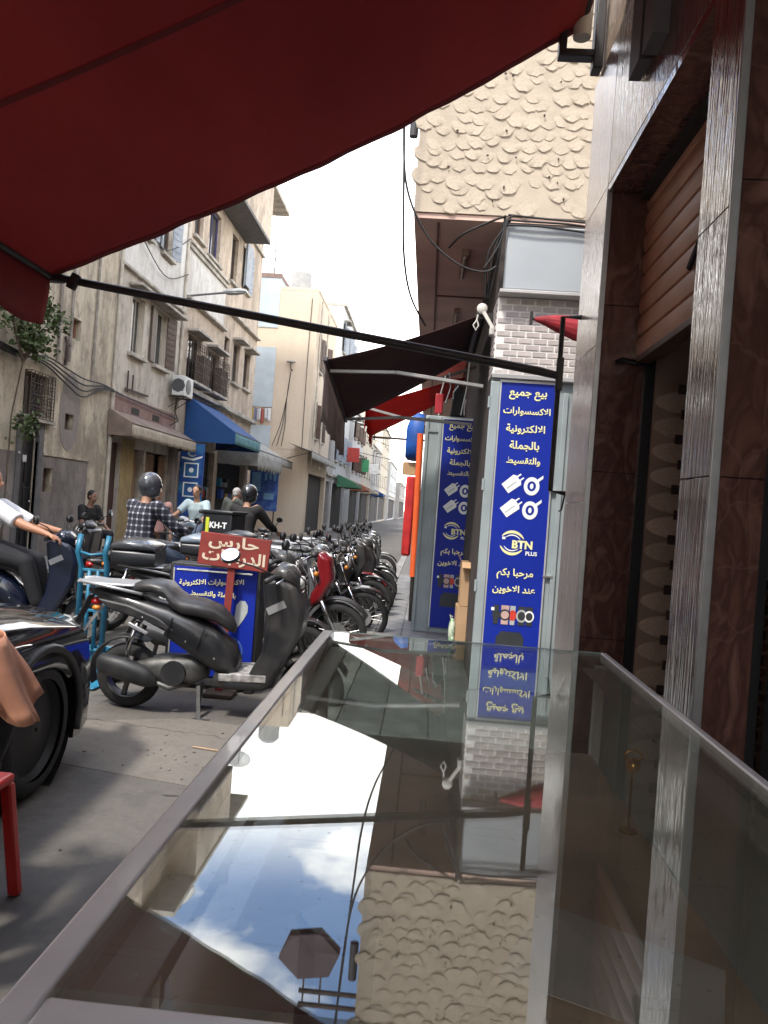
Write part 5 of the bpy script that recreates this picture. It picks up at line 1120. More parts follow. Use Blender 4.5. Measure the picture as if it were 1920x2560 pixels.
def motorbike(name, label, loc, rz, tank=gloss, fender=gloss, fair=None, group='motorbikes parked nose to the kerb', lean=R(4), top_box=None, box_text=None):
    T = thing(name, label, 'motorbike', loc, rz, group); T.rotation_euler = (lean, 0, rz)
    wheel(T, 0, .29, .05, wire=True, rim=rimm); wheel(T, 1.25, .29, .045, wire=True, rim=rimm)
    G().loft([(.42, .76, .03, .05), (.50, .80, .07, .10), (.66, .83, .095, .13), (.82, .84, .09, .12), (.92, .83, .05, .06)], 16, 2.6).build('fuel_tank', tank, T, smooth='all')
    G().loft([(-.18, .80, .02, .08), (-.10, .81, .035, .11), (.12, .80, .04, .12), (.34, .77, .045, .115), (.48, .76, .035, .08)], 16, 3).build('seat', vinyl, T, smooth='all')
    G().loft([(-.30, .74, .02, .04), (-.12, .72, .05, .08), (.15, .66, .09, .11), (.38, .60, .09, .10)], 14, 2.8).build('tail_cowl', tank, T, smooth='all')
    for s in (-1, 1):
        G().tube([(.92, s*.03, .86), (.70, s*.10, .62), (.45, s*.10, .45), (.05, s*.09, .32)], .018, 6).build('frame_tube', blk, T, smooth='all')
        G().tube([(.90, s*.03, .80), (.86, s*.08, .40), (.55, s*.09, .25), (.32, s*.09, .32)], .017, 6).build('frame_tube', blk, T, smooth='all')
        G().tube([(.98, s*.09, .90), (1.08, s*.09, .62)], .017, 8).tube([(1.08, s*.09, .64), (1.25, s*.08, .29)], .024, 8).build('fork_leg', chrome if s < 0 else engm, T, smooth='all')
        G().tube([(.0, s*.10, .30), (.10, s*.11, .66)], .022, 8).build('shock', chrome, T, smooth='all')
        G().tube([(.95, s*.05, .98), (.94, s*.20, 1.03), (.86, s*.36, 1.0)], [.012, .012, .017], 8).build('handlebar', blk, T, smooth='all')
        G().tube([(.98, s*.18, 1.02), (.95, s*.34, 1.0)], .006, 5).build('brake_lever', chrome, T)
        G().ell((1.05, s*.16, .86), .025, 10, 6).build('indicator', lensa, T, smooth='all'); G().ell((-.22, s*.13, .72), .022, 10, 6).build('indicator', lensa, T, smooth='all')
        mirror_part(T, .86, s*.34, 1.20, (.93, s*.22, 1.03), .055, .04, R(10*s))
    e = G().loft([(.42, .36, .10, .10), (.58, .36, .13, .13), (.72, .38, .12, .12), (.80, .40, .06, .07)], 14, 3.5).build('engine', engm, T, smooth='all')
    for k in range(5): G().box(.62, .78, -.10, .10, .47+k*.03, .485+k*.03).build('cooling_fin', engm, e)
    G().tube([(.74, -.08, .48), (.80, -.11, .36), (.55, -.13, .24), (.2, -.14, .26), (-.28, -.15, .34)], [.02, .02, .022, .045, .05], 10).build('exhaust', chrome, T, smooth='all')
    arc = [(1.25+.335*math.cos(R(t)), .30+.335*math.sin(R(t))) for t in range(30, 161, 13)]; inn = [(1.25+.315*math.cos(R(t)), .30+.315*math.sin(R(t))) for t in range(160, 29, -13)]
    G().prism(arc+inn, -.055, .055, 'Y').build('front_fender', fender, T, bevel=.01)
    arc = [(.0+.345*math.cos(R(t)), .30+.345*math.sin(R(t))) for t in range(50, 190, 14)]; inn = [(.0+.325*math.cos(R(t)), .30+.325*math.sin(R(t))) for t in range(189, 49, -14)]
    G().prism(arc+inn, -.06, .06, 'Y').build('rear_fender', blk, T, bevel=.006)
    h = G().lathe([(.03, -.09), (.075, -.05), (.085, 0), (.08, .01)], (1.06, 0, .90), 'X', 18).build('headlight', chrome, T, smooth=True); G().ell((1.07, 0, .90), (.025, .076, .076), 14, 8).build('lens', lensw, h, smooth='all')
    G().ell((1.0, 0, 1.02), (.04, .09, .035), 12, 6).build('instruments', blk, T, smooth='all')
    G().ell((-.30, 0, .70), (.035, .06, .035), 12, 6).build('tail_light', lensr, T, smooth='all')
    G().box(-.36, -.352, -.09, .09, .50, .62).build('licence_plate', M('plate_grey', (1, 1, 1)), T)
    G().bar((.45, .08, .3), (.36, .2, .0), .02, .02).build('stand', engm, T)
    if fair: G().prism([(.98, .52), (1.10, .60), (1.20, .80), (1.16, 1.0), (1.05, 1.06), (1.04, .95), (1.08, .80), (1.0, .66)], -.13, .13, 'Y').build('fairing', fair, T, bevel=.03)
    if top_box:
        g = G().box(-.52, -.08, -.22, .22, .86, 1.26).build('delivery_box', top_box, T, bevel=.02)
        G().box(-.535, -.065, -.235, .235, 1.255, 1.30).build('lid', top_box, g, bevel=.012)
        if box_text:
            rl = root_loc(g); o = txt(box_text, wht, g, rl.x, rl.y, rl.z, width=.26, arabic=False, bold=.03); o.matrix_local = Matrix.Translation((-.523, -.02, 1.10)) @ Matrix.Rotation(R(-90), 4, 'Z')
            G().box(-.525, -.521, .12, .17, .95, 1.2).build('stripe', M('hi_vis', (.6, .65, .05), .5), g)
        G().bar((-.5, 0, .84), (.0, 0, .80), .3, .02).build('carrier', rust, T)
    return T

boxd = M('box_black', (.02, .022, .026), .35, var=.2); lidd = M('box_lid', (.05, .055, .062), .22, coat=.5); lidp = M('box_lid_pale', (.22, .27, .33), .25, coat=.4)
navy = M('navy_gloss', (.008, .013, .03), .2, coat=.6); redg = M('red_gloss', (.20, .01, .014), .25, coat=.5); greyg = M('grey_gloss', (.12, .125, .13), .25, coat=.5)
scooter('parked_scooter', 'black scooter with worn dusty floorboard parked nearest the display case', (-1.97, 5.22, 0), R(1), side=blk, mirror_n=(-.156, -.66, .73))
scooter('parked_scooter', 'black scooter with large domed top box, second from the case', (-2.24, 6.55, 0), R(3), side=blk, top_box=(boxd, lidd))
scooter('parked_scooter', 'grey scooter with pale blue lidded top box behind the red sign', (-2.13, 8.05, 0), R(2), body=greyg, top_box=(boxd, lidp))
motorbike('parked_motorbike', 'motorbike with bright red front fairing in the parked row', (-2.02, 7.3, 0), R(-2), fair=redg, tank=gloss, fender=blk)
motorbike('parked_motorbike', 'black motorbike behind the red-fairing one in the parked row', (-2.05, 8.75, 0), R(1), lean=R(6))
scooter('parked_scooter', 'black scooter with square rear box midway along the parked row', (-2.08, 9.45, 0), R(-2), top_box=(boxd, boxd))
motorbike('parked_motorbike', 'black motorbike with red front mudguard midway along the parked row', (-2.0, 10.2, 0), R(2), fender=redg)
motorbike('parked_motorbike', 'black motorbike with grey fairing toward the far parked row', (-2.03, 11.0, 0), R(0), fair=greyg)
scooter('parked_scooter', 'black scooter with silver rack toward the far end of the row', (-2.0, 11.9, 0), R(3))
motorbike('parked_motorbike', 'second to last black motorbike in the parked row', (-2.05, 12.8, 0), R(-3))
motorbike('parked_motorbike', 'black motorbike squeezed behind the pale-lidded scooter', (-1.88, 8.4, 0), R(3), lean=R(7))
motorbike('parked_motorbike', 'dark motorbike squeezed beside the square-boxed scooter', (-1.9, 9.85, 0), R(-2), lean=R(2), fair=gloss)
scooter('parked_scooter', 'black scooter wedged between two motorbikes past mid row', (-1.86, 10.6, 0), R(3))
motorbike('parked_motorbike', 'dark motorbike with black fairing wedged near the far row', (-1.9, 11.45, 0), R(2), fair=gloss)
scooter('parked_scooter', 'dark scooter wedged in third from the far end', (-1.9, 12.35, 0), R(-1), body=greyg)
scooter('parked_scooter', 'grey scooter near the far end of the parked row', (-2.0, 13.8, 0), R(2), body=greyg)
motorbike('parked_motorbike', 'farthest black motorbike at the end of the parked row', (-2.05, 15.0, 0), R(2))
scooter('parked_scooter', 'black scooter parked in the road facing the yellow house', (-3.2, 9.6, 0), R(184), group='vehicles out in the road', lean=R(-5))

# ---- black car at the left edge, facing away
carp = M('car_black', (.010, .011, .013), .12, coat=1, var=.1); cglass = M('car_glass', (.02, .024, .026), .05, coat=.5)
CAR = thing('parked_car', 'black car whose front wing and wheel show beside the sunlit asphalt', 'car', (-2.62, 1.7, 0))
def arc_(cx, r, a0, a1, n, cz=.33): return [(cx+r*math.cos(R(a0+(a1-a0)*i/n)), cz+r*math.sin(R(a0+(a1-a0)*i/n))) for i in range(n+1)]
FX, RX = 1.85, -.75         # axles (y)
prof = [(-1.5, .30), (-1.52, .55), (-1.48, .85), (-1.40, .96), (.65, .98), (1.2, .96), (1.7, .92), (2.25, .85), (2.50, .76), (2.60, .62), (2.64, .42), (2.60, .24), (2.40, .19)]+arc_(FX, .375, -22, 202, 16)[0:]+[(1.30, .17), (-.30, .17)]+arc_(RX, .375, -22, 202, 16)+[(-1.3, .19)]
# lower body as a stack of side profiles with tucked-in ends (rounded plan at the nose)
def prof_at(k):      # k: 0 centre .. 1 flank ; pulls nose and tail in near the flanks
    q = max(0, (k-.55)/.45); outp = []
    for y, z in prof:
        if y > 2.2: y = 2.2+(y-2.2)*(1-.62*q*q); 
        if y < -1.2: y = -1.2+(y+1.2)*(1-.4*q*q)
        if z > .6: z -= .085*q**3
        outp.append((y, z))
    return outp
sec = [-.875, -.86, -.80, -.72, -.62, -.45, 0, .45, .62, .72, .80, .86, .875]; rs = []
for s in sec:
    k = abs(s)/.875; pr = prof_at(k); rs.append([(s*(1 if abs(s) < .87 else .995), y, z if abs(s) < .87 else z-.01*(z-.5)) for y, z in pr])
G().rings(rs).build('body', carp, CAR, smooth=True)
cab = [(-1.35, .92), (-1.15, 1.30), (-.6, 1.46), (.15, 1.45), (.55, 1.27), (1.15, .90)]
rs = []
for s in (-.80, -.74, -.5, 0, .5, .74, .80):
    k = abs(s)/.8; rs.append([(s*(1-.17*(z-.9)/.55), y, z-.03*k*k*(z > 1.2)) for y, z in cab])
G().rings(rs).build('cabin', carp, CAR, smooth=True)
for s in (-1, 1):
    G().add([(s*(.812-.17*.8*(z-.9)/.55), y, z) for y, z in ((-1.1, .96), (-1.0, 1.24), (-.55, 1.38), (.12, 1.37), (.48, 1.22), (.88, .97))], [(0, 1, 2, 3, 4, 5)]).build('side_window', cglass, CAR, solid=.012)
    hl = G().loft([(0, 0, .01, .01), (.05, 0, .05, .04), (.2, .01, .06, .05), (.34, .02, .03, .03)], 12, 2.4).build('headlight', lensw, CAR, smooth='all'); hl.location = (s*.70, 2.36, .70); hl.rotation_euler = (R(12), 0, R(90 if s < 0 else 90)+R(-24*s*-1)); hl.scale = (1, 1, 1)
    G().tube([(s*.88, -.9, .78), (s*.886, .3, .80), (s*.88, 1.6, .77), (s*.80, 2.2, .70)], .008, 5).build('shoulder_crease', chrome if False else carp, CAR, smooth='all')
    G().bar((s*.86, -.25, .22), (s*.86, 1.25, .22), .05, .1).build('sill', blk, CAR, bevel=.02)
    mp_ = G().ell((s*.98, .82, .98), (.07, .05, .065), 12, 8).build('wing_mirror', carp, CAR, smooth='all')
    for y in (.42, -.45): G().box(s*.872 if s > 0 else -.88, s*.872+.008 if s > 0 else -.872, y, y+.006, .3, .92).build('door_gap', black, CAR)
    for cy in (FX, RX):   # arch lips
        P = [(s*.872, cy+.385*math.cos(R(t)), .33+.385*math.sin(R(t))) for t in range(-15, 196, 12)]; G().tube(P, .022, 6).build('arch_trim', blk, CAR, smooth='all')
    G().ell((s*.62, 2.47, .33), (.09, .05, .06), 12, 6).build('fog_lamp', blk, CAR, smooth='all')
G().add([(-.70, 1.12, .915), (.70, 1.12, .915), (.62, .56, 1.26), (-.62, .56, 1.26)], [(0, 1, 2, 3)]).build('windscreen', cglass, CAR, solid=.02)
G().box(-.45, .45, 2.585, 2.61, .45, .62).build('grille', blk, CAR, bevel=.015); G().box(-.26, .26, 2.615, 2.625, .36, .46).build('licence_plate', M('plate_grey', (1, 1, 1)), CAR)
for cy in (FX, RX):
    for s in (-1, 1):
        prof_t = [(.33-.07+.07*math.sin(math.pi*(-.1+1.2*i/12)), -.10*math.cos(math.pi*(-.1+1.2*i/12))) for i in range(13)]
        w = G().lathe(prof_t, (s*.77, cy, .33), 'X', 30, cap=False).build('wheel', rub, CAR, smooth='all')
        G().lathe([(.24, s*.075), (.22, s*.045), (.10, s*.055), (.05, s*.075), (.01, s*.075)], (s*.77, cy, .33), 'X', 30, cap=False).build('rim', M('rim_dark', (.014, .014, .015), .6, 0), w, smooth=True)
        for k in range(0): t = 2*math.pi*k/5+.4; G().bar((s*.82, cy+.03*math.cos(t), .33+.03*math.sin(t)), (s*.83, cy+.225*math.cos(t), .33+.225*math.sin(t)), .03, .05).build('spoke', M('rim_dark', (1, 1, 1)), w, bevel=.008)
        G().lathe([(.372, s*.05), (.372, s*-.20)], (s*.80, cy, .33), 'X', 24, cap=False).build('wheel_well', black, CAR)

# ---- blue hand truck
HT = thing('hand_truck', 'blue steel hand truck standing behind the nearest scooter', 'hand truck', (-2.52, 5.78, 0), R(-4))
hb = M('blue_enamel', (.025, .17, .28), .4, var=.25, vs=9)
for x in (-.105, .105): G().tube([(x, .0, .03), (x, .0, .88), (x*1.05, -.06, 1.0), (x*1.1, -.02, 1.13)], .021, 8).build('upright', hb, HT, smooth='all')
for x in (-.035, .035): G().tube([(x, 0, .25), (x, 0, .86)], .017, 8).build('inner_bar', hb, HT, smooth='all')
for z in (.25, .55, .86): G().bar((-.105, 0, z), (.105, 0, z), .025, .02).build('cross_bar', hb, HT, bevel=.003)
G().tube([(-.112, -.045, 1.0), (0, -.07, .98), (.112, -.045, 1.0)], .012, 6).build('handle_bar', hb, HT, smooth='all')
G().box(-.19, .19, -.25, .02, .01, .022).box(-.19, .19, .02, .03, .01, .28).build('toe_plate', hb, HT, bevel=.004)
for x in (-.2, .2): G().lathe([(.03, -.025), (.10, -.025), (.115, 0), (.10, .025), (.03, .025)], (x, .09, .115), 'X', 20).build('wheel', rub, HT, smooth=True)
G().tube([(-.2, .09, .115), (.2, .09, .115)], .012, 6).build('axle', engm, HT)

# ---- blue printed box sign and red guard sign
_sx = lambda x: x*.951
BS = thing('sign_box', 'blue printed box sign with yellow Arabic lines behind the black scooter', 'sign', (-1.57, 5.8, 0))
G().box(-1.93, -1.22, 5.80, 6.02, .10, .97).build('body', black, BS, True, bevel=.008)
G().box(-1.898, -1.252, 5.788, 5.799, .12, .945).build('panel', blue, BS, True)
G().box(-1.875, -1.29, 5.782, 5.787, .915, .928).build('edge_strip', silver, BS, True); G().box(-1.9, -1.89, 5.782, 5.787, .2, .93).build('edge_strip', silver, BS, True)
txt('الاكسسوارات الالكترونية', yel, BS, -1.60, 5.784, .835, width=.50, bold=.02, rot=Matrix.Rotation(R(-4), 4, 'Y')); txt('بالجملة والتقسيط', yel, BS, -1.58, 5.784, .745, width=.35, bold=.02)
g = G(); ringp(g, -1.68, .59, .082, .105, R(20), R(170), 5.784); ringp(g, -1.68, .59, .082, .105, R(190), R(340), 5.784); g.build('logo_arc', yel, BS, True)
txt('BTN', yel, BS, -1.62, 5.783, .59, width=.15, bold=.04, arabic=False)
flat([(x*.95, z+.05) for x, z in ((-1.47, .45), (-1.44, .47), (-1.40, .53), (-1.375, .58), (-1.375, .63), (-1.40, .665), (-1.44, .665), (-1.47, .63), (-1.475, .58), (-1.48, .52), (-1.50, .47))], 5.784).build('bulb_print', gry, BS, True)
g = G(); n = 24; g.add([(-1.43+math.cos(2*math.pi*i/n)*r, 5.784, .33+math.sin(2*math.pi*i/n)*r) for r in (.095, .107) for i in range(n)], [(i, (i+1) % n, n+(i+1) % n, n+i) for i in range(n)]); g.build('ring_print', M('print_blue', (.05, .12, .35), .5), BS, True)
for x in (-1.88, -1.27): G().box(x-.03, x+.03, 5.82, 6.0, 0, .1).build('foot', black, BS, True)
GS = thing('guard_sign', 'red hand-painted board on a red post above the scooter seat', 'sign', (-1.43, 5.68, 0))
redb = M('red_board', (.22, .028, .022), .7, var=.18, vs=6)
rr_ = Matrix.Rotation(R(3.5), 4, 'Y')
G().obox((-1.415, 5.68, 1.09), (.535, .018, .245), (0, R(3.5), 0)).build('board', redb, GS, True, bevel=.004)
crm = M('painted_cream', (.66, .55, .42), .7, var=.08)
txt('حارس', crm, GS, -1.42, 5.668, 1.15, width=.38, height=.11, bold=.028, rot=rr_); txt('الدراجات', crm, GS, -1.415, 5.668, 1.04, width=.48, height=.12, bold=.028, rot=rr_)
G().obox((-1.445, 5.697, .55), (.055, .012, 1.12), (0, R(2), 0)).build('post', redb, GS, True)
G().box(-1.56, -1.34, 5.6, 5.78, 0, .04).build('base', rust, GS, True, bevel=.01)

# ================================================================== PEOPLE
skin = M('skin_tan', (.36, .20, .13), .55, var=.08, vs=12); skin2 = M('skin_brown', (.24, .13, .085), .55, var=.08, vs=12); hairm = M('hair_black', (.012, .011, .01), .6); hairg = M('hair_grey', (.35, .34, .33), .7)
def vmul(a, k): return Vector(a)*k
def limb(g, pts, rad, n=12):
    """tapered chain of capsules"""
    for i in range(len(pts)-1):
        a, b = Vector(pts[i]), Vector(pts[i+1]); m = (a+b)/2; r0, r1 = rad[i], rad[i+1]
        g.tube([a, a.lerp(b, .33), a.lerp(b, .66), b], [r0, (r0*.67+r1*.33)*1.05, (r0*.33+r1*.67)*1.02, r1], n)
    for p, r in zip(pts, rad): g.ell(p, r*1.0, 12, 8)
def torso(g, path, side, hw, hd):
    """lofted trunk: path points low to high, side unit vector, half widths and depths"""
    side = Vector(side).normalized(); rs = []
    for i, p in enumerate(path):
        p = Vector(p); d = (Vector(path[min(i+1, len(path)-1)])-Vector(path[max(i-1, 0)])).normalized(); f = d.cross(side).normalized()
        rs.append([p+side*hw[i]*math.copysign(abs(math.cos(t))**.85, math.cos(t))+f*hd[i]*math.sin(t) for t in [2*math.pi*j/18 for j in range(18)]])
    g.rings(rs)
def finish(g, name, mat, parent, vox=.014, sm=6, world=True):
    o = g.build(name, mat, parent, world, smooth='all')
    r = o.modifiers.new('unite', 'REMESH'); r.mode = 'VOXEL'; r.voxel_size = vox; r.use_smooth_shade = True
    k = o.modifiers.new('soften', 'SMOOTH'); k.iterations = sm; k.factor = .5
    return o
def hand(g, wrist, direction, palm_n, side, grip=.7, s=1.0):
    """palm and five separate bent fingers; direction: wrist to knuckles, palm_n: palm facing, side +1/-1 thumb side"""
    w = Vector(wrist); d = Vector(direction).normalized(); nrm = Vector(palm_n).normalized(); lat = d.cross(nrm).normalized()*side
    k = w+d*.075*s
    for i in range(4): a = lat*(.03-.02*i)*s; g.tube([w+a*.6, w+d*.04*s+a, k+a], [.018*s, .017*s, .013*s], 8); g.ell(k+a, .013*s, 8, 6)
    for i, L in enumerate((.072, .08, .074, .058)):
        p = k+lat*(.033-.022*i)*s; dd = d; P = [p]
        for j, f in enumerate((.45, .32, .25)):
            ang = grip*(.55+.5*j); dd = (d*math.cos(ang)+nrm*math.sin(ang)).normalized(); p = p+dd*L*f*s*1.1; P.append(p)
        g.tube(P, [.0105*s, .0098*s, .009*s, .0075*s], 8); g.ell(P[-1], .0078*s, 8, 6)
    p = w+d*.025*s+lat*.028*s; P = [p, p+(lat*.8+d*.6+nrm*.3).normalized()*.04*s, p+(lat*.5+d*.9+nrm*.7).normalized()*.068*s]
    g.tube(P, [.014*s, .012*s, .0095*s], 8); g.ell(P[-1], .0095*s, 8, 6)
def head(g, c, f, up=(0, 0, 1), s=1.0):
    """skull, jaw, nose, ears, brow and lips; f = facing direction"""
    c = Vector(c); f = Vector(f).normalized(); u = Vector(up).normalized(); l = u.cross(f).normalized(); rot = Matrix((f, l, u)).transposed()
    P = lambda a, b, d: c+(f*a+l*b+u*d)*s
    g.ell(P(-.005, 0, .03), (.095*s, .076*s, .09*s), 16, 12, rot); g.ell(P(.028, 0, -.045), (.062*s, .056*s, .07*s), 14, 10, rot); g.ell(P(.052, 0, -.088), (.028*s, .03*s, .022*s), 10, 8, rot)
    g.tube([P(.082, 0, .015), P(.108, 0, -.03)], [.009*s, .016*s], 8); g.ell(P(.103, 0, -.032), (.014*s, .017*s, .012*s), 8, 6, rot)
    g.ell(P(.078, 0, .022), (.016*s, .055*s, .01*s), 10, 6, rot); g.ell(P(.082, 0, -.062), (.011*s, .024*s, .009*s), 8, 6, rot)
    for q in (-1, 1): g.ell(P(-.008, q*.078, -.008), (.02*s, .01*s, .032*s), 8, 6, rot)
    return P, rot
def eyes(parent, P, s=1.0):
    g = G()
    for q in (-1, 1): g.ell(P(.081, q*.031, .0), .011*s, 8, 6)
    g.build('eyes', M('eye_dark', (.03, .02, .015), .2), parent, True, smooth='all')
def hair(parent, P, rot, mat=hairm, s=1.0, low=False):
    g = G(); g.ell(P(-.018, 0, .045), (.094*s, .083*s, .088*s), 16, 10, rot); g.ell(P(-.045, 0, -.005), (.062*s, .075*s, .07*s), 14, 8, rot)
    finish(g, 'hair', mat, parent, .009, 3)
def helmet(parent, P, rot, mat, s=1.0, visor=True):
    h = G(); h.ell(P(-.005, 0, .03), (.138*s, .122*s, .132*s), 20, 14, rot); h.ell(P(.01, 0, -.05), (.118*s, .112*s, .09*s), 18, 10, rot)
    o = finish(h, 'helmet', mat, parent, .012, 3)
    if visor: G().ell(P(.045, 0, .01), (.10*s, .112*s, .055*s), 16, 8, rot).build('visor', M('visor_dark', (.02, .022, .025), .08, coat=1), o, True, smooth='all')
def person(name, label, cat, J, f, shirt=None, trousers=None, sk=skin, long_=False, hairc=hairm, hat=None, vox=.014, shoes=None, s=1.0, grip=.9, hem=.0, palm=(0, 0, -1), girth=1.0):
    """J: pel, chest, neck, head, then l/r sho, elb, wri, hip, kne, ank ; f = facing"""
    base = Vector(J['pel']); T = thing(name, label, cat, (base.x, base.y, min(J['lank'][2], J['rank'][2])-.08))
    side = Vector(J['lsho'])-Vector(J['rsho']); pel, ch, nk = Vector(J['pel']), Vector(J['chest']), Vector(J['neck']); fv = Vector(f).normalized()
    mid = pel.lerp(ch, .5)
    g = G(); torso(g, [pel-(ch-pel)*.12, pel, mid, ch, nk.lerp(ch, .35)], side, [.12*s, .155*s, .135*s, .165*s, .10*s], [.09*s, .10*s, .09*s, .105*s, .07*s])
    limb(g, [ch.lerp(nk, .5), nk, Vector(J['head'])-Vector((0, 0, .03))], [.06*s, .055*s, .05*s])
    for q in 'lr':
        limb(g, [ch.lerp(Vector(J[q+'sho']), .6), J[q+'sho'], J[q+'elb'], J[q+'wri']], [.07*s, .058*s, .043*s, .028*s])
        limb(g, [pel.lerp(Vector(J[q+'hip']), .8), J[q+'hip'], J[q+'kne'], J[q+'ank']], [.10*s, .088*s, .058*s, .04*s])
        d = Vector(J[q+'wri'])-Vector(J[q+'elb']); hand(g, J[q+'wri'], J.get(q+'hd', d), palm, 1 if q == 'l' else -1, grip, s)
        ank = Vector(J[q+'ank']); ft = Vector(J.get(q+'toe', ank+fv*.17+Vector((0, 0, -.05)))); limb(g, [ank+Vector((0, 0, -.035)), ft], [.042*s, .032*s])
    P, rot = head(g, J['head'], J.get('look', f), s=s)
    body = finish(g, 'body', sk, T, vox, 4)
    if not hat: hair(T, P, rot, hairc, s)
    else: helmet(T, P, rot, hat, s)
    if vox < .02 and not hat: eyes(T, P, s)
    if shirt:
        g = G(); e = .018*s
        torso(g, [pel-(ch-pel)*(.10+hem), pel, mid, ch, nk.lerp(ch, .3)], side, [(.17+.01)*s*girth, .178*s*girth, .162*s*girth, .188*s, .09*s], [.125*s*girth, .128*s*girth, .118*s*girth, .128*s, .075*s])
        for q in 'lr':
            a, b, w_ = Vector(J[q+'sho']), Vector(J[q+'elb']), Vector(J[q+'wri'])
            if long_: limb(g, [ch.lerp(a, .6), a, b, b.lerp(w_, .93)], [.085*s, .078*s, .062*s, .045*s])
            else: limb(g, [ch.lerp(a, .6), a], [.085*s, .078*s]); g.tube([a, a.lerp(b, .45), a.lerp(b, .82)], [.078*s, .074*s, .076*s], 14)
        finish(g, 'shirt', shirt, T, max(vox, .012), 4)
    if trousers:
        g = G(); torso(g, [pel-(ch-pel)*.22, pel-(ch-pel)*.05, pel+(ch-pel)*.12], side, [.15*s, .172*s, .16*s], [.115*s, .125*s, .11*s])
        for q in 'lr':
            k, a = Vector(J[q+'kne']), Vector(J[q+'ank']); limb(g, [pel.lerp(Vector(J[q+'hip']), .8), J[q+'hip'], k, k.lerp(a, .92)], [.115*s, .108*s, .078*s, .062*s])
        finish(g, 'trousers', trousers, T, max(vox, .012), 4)
    for q in 'lr':
        ank = Vector(J[q+'ank']); ft = Vector(J.get(q+'toe', ank+fv*.17+Vector((0, 0, -.05)))); g = G()
        limb(g, [ank+Vector((0, 0, -.04))-fv*.03, ank+Vector((0, 0, -.05))+(ft-ank)*.3, ft+fv*.02], [.046*s, .048*s, .038*s]); finish(g, 'shoe', shoes or M('shoe_dark', (.03, .028, .026), .6), T, max(vox, .012), 2)
    return T
def pose(base, yaw, rel):
    """rel: joint coords in local frame (x forward, y left, z up) placed at base with heading yaw"""
    c, s_ = math.cos(yaw), math.sin(yaw); b = Vector(base)
    return {k: (b+Vector((v[0]*c-v[1]*s_, v[0]*s_+v[1]*c, v[2]))) if k not in ('look', 'lhd', 'rhd') else Vector((v[0]*c-v[1]*s_, v[0]*s_+v[1]*c, v[2])) for k, v in rel.items()}, (c, s_, 0)
RIDE = dict(pel=(.30, 0, .86), chest=(.36, 0, 1.20), neck=(.40, 0, 1.38), head=(.43, 0, 1.52), lsho=(.38, .19, 1.30), rsho=(.38, -.19, 1.30), lelb=(.56, .30, 1.09), relb=(.56, -.30, 1.09), lwri=(.78, .31, 1.01), rwri=(.78, -.31, 1.01),
            lhip=(.36, .10, .84), rhip=(.36, -.10, .84), lkne=(.76, .19, .72), rkne=(.76, -.19, .72), lank=(.68, .18, .36), rank=(.68, -.18, .36))
SCRIDE = dict(RIDE, lank=(.86, .10, .37), rank=(.86, -.10, .37), lkne=(.74, .14, .76), rkne=(.74, -.14, .76))
SIT = dict(pel=(0, 0, .50), chest=(.03, 0, .86), neck=(.07, 0, 1.05), head=(.11, 0, 1.19), lsho=(.05, .19, .97), rsho=(.05, -.19, .97), lelb=(.14, .26, .70), relb=(.14, -.26, .70), lwri=(.36, .18, .60), rwri=(.36, -.18, .60),
           lhip=(.05, .10, .48), rhip=(.05, -.10, .48), lkne=(.46, .14, .50), rkne=(.46, -.14, .50), lank=(.42, .14, .09), rank=(.42, -.14, .09))
STAND = dict(pel=(0, 0, .95), chest=(.0, 0, 1.30), neck=(.01, 0, 1.49), head=(.04, 0, 1.63), lsho=(0, .19, 1.41), rsho=(0, -.19, 1.41), lelb=(-.02, .25, 1.13), relb=(-.02, -.25, 1.13), lwri=(.10, .25, .90), rwri=(.10, -.25, .90),
             lhip=(0, .09, .92), rhip=(0, -.09, .92), lkne=(.02, .10, .50), rkne=(.02, -.10, .50), lank=(-.02, .11, .09), rank=(-.02, -.11, .09))
def cloth(name, col, var=.12): return M(name, col, .85, var=var, vs=7, bump=.35, bs=9)
jeans = cloth('jeans', (.06, .085, .13), .25); dkt = cloth('dark_trousers', (.014, .014, .017)); blt = cloth('black_shirt', (.012, .012, .012)); gyt = cloth('grey_tee', (.055, .06, .055)); pkt = cloth('pink_shirt', (.45, .25, .22)); lbt = cloth('pale_blue_shirt', (.33, .42, .45)); wht_t = cloth('white_tee', (.62, .63, .65), .05); org = cloth('rust_shirt', (.58, .28, .18), .25)
# plaid fabric
pld = bpy.data.materials.new('plaid'); pld.use_nodes = True; n_, l_ = pld.node_tree.nodes, pld.node_tree.links; b_ = n_['Principled BSDF']; b_.inputs['Roughness'].default_value = .9
t_ = n_.new('ShaderNodeTexCoord'); sp_ = n_.new('ShaderNodeSeparateXYZ'); l_.new(t_.outputs['Object'], sp_.inputs[0]); prev = None
for i in (0, 2):
    m_ = n_.new('ShaderNodeMath'); m_.operation = 'MULTIPLY'; m_.inputs[1].default_value = 95; l_.new(sp_.outputs[i], m_.inputs[0]); q_ = n_.new('ShaderNodeMath'); q_.operation = 'SINE'; l_.new(m_.outputs[0], q_.inputs[0])
    r_ = n_.new('ShaderNodeMapRange'); r_.inputs[1].default_value = .35; r_.inputs[2].default_value = .85; l_.new(q_.outputs[0], r_.inputs[0])
    if prev is None: prev = r_.outputs[0]
    else:
        a_ = n_.new('ShaderNodeMath'); a_.operation = 'ADD'; l_.new(prev, a_.inputs[0]); l_.new(r_.outputs[0], a_.inputs[1]); h_ = n_.new('ShaderNodeMath'); h_.operation = 'MULTIPLY'; h_.inputs[1].default_value = .5; l_.new(a_.outputs[0], h_.inputs[0])
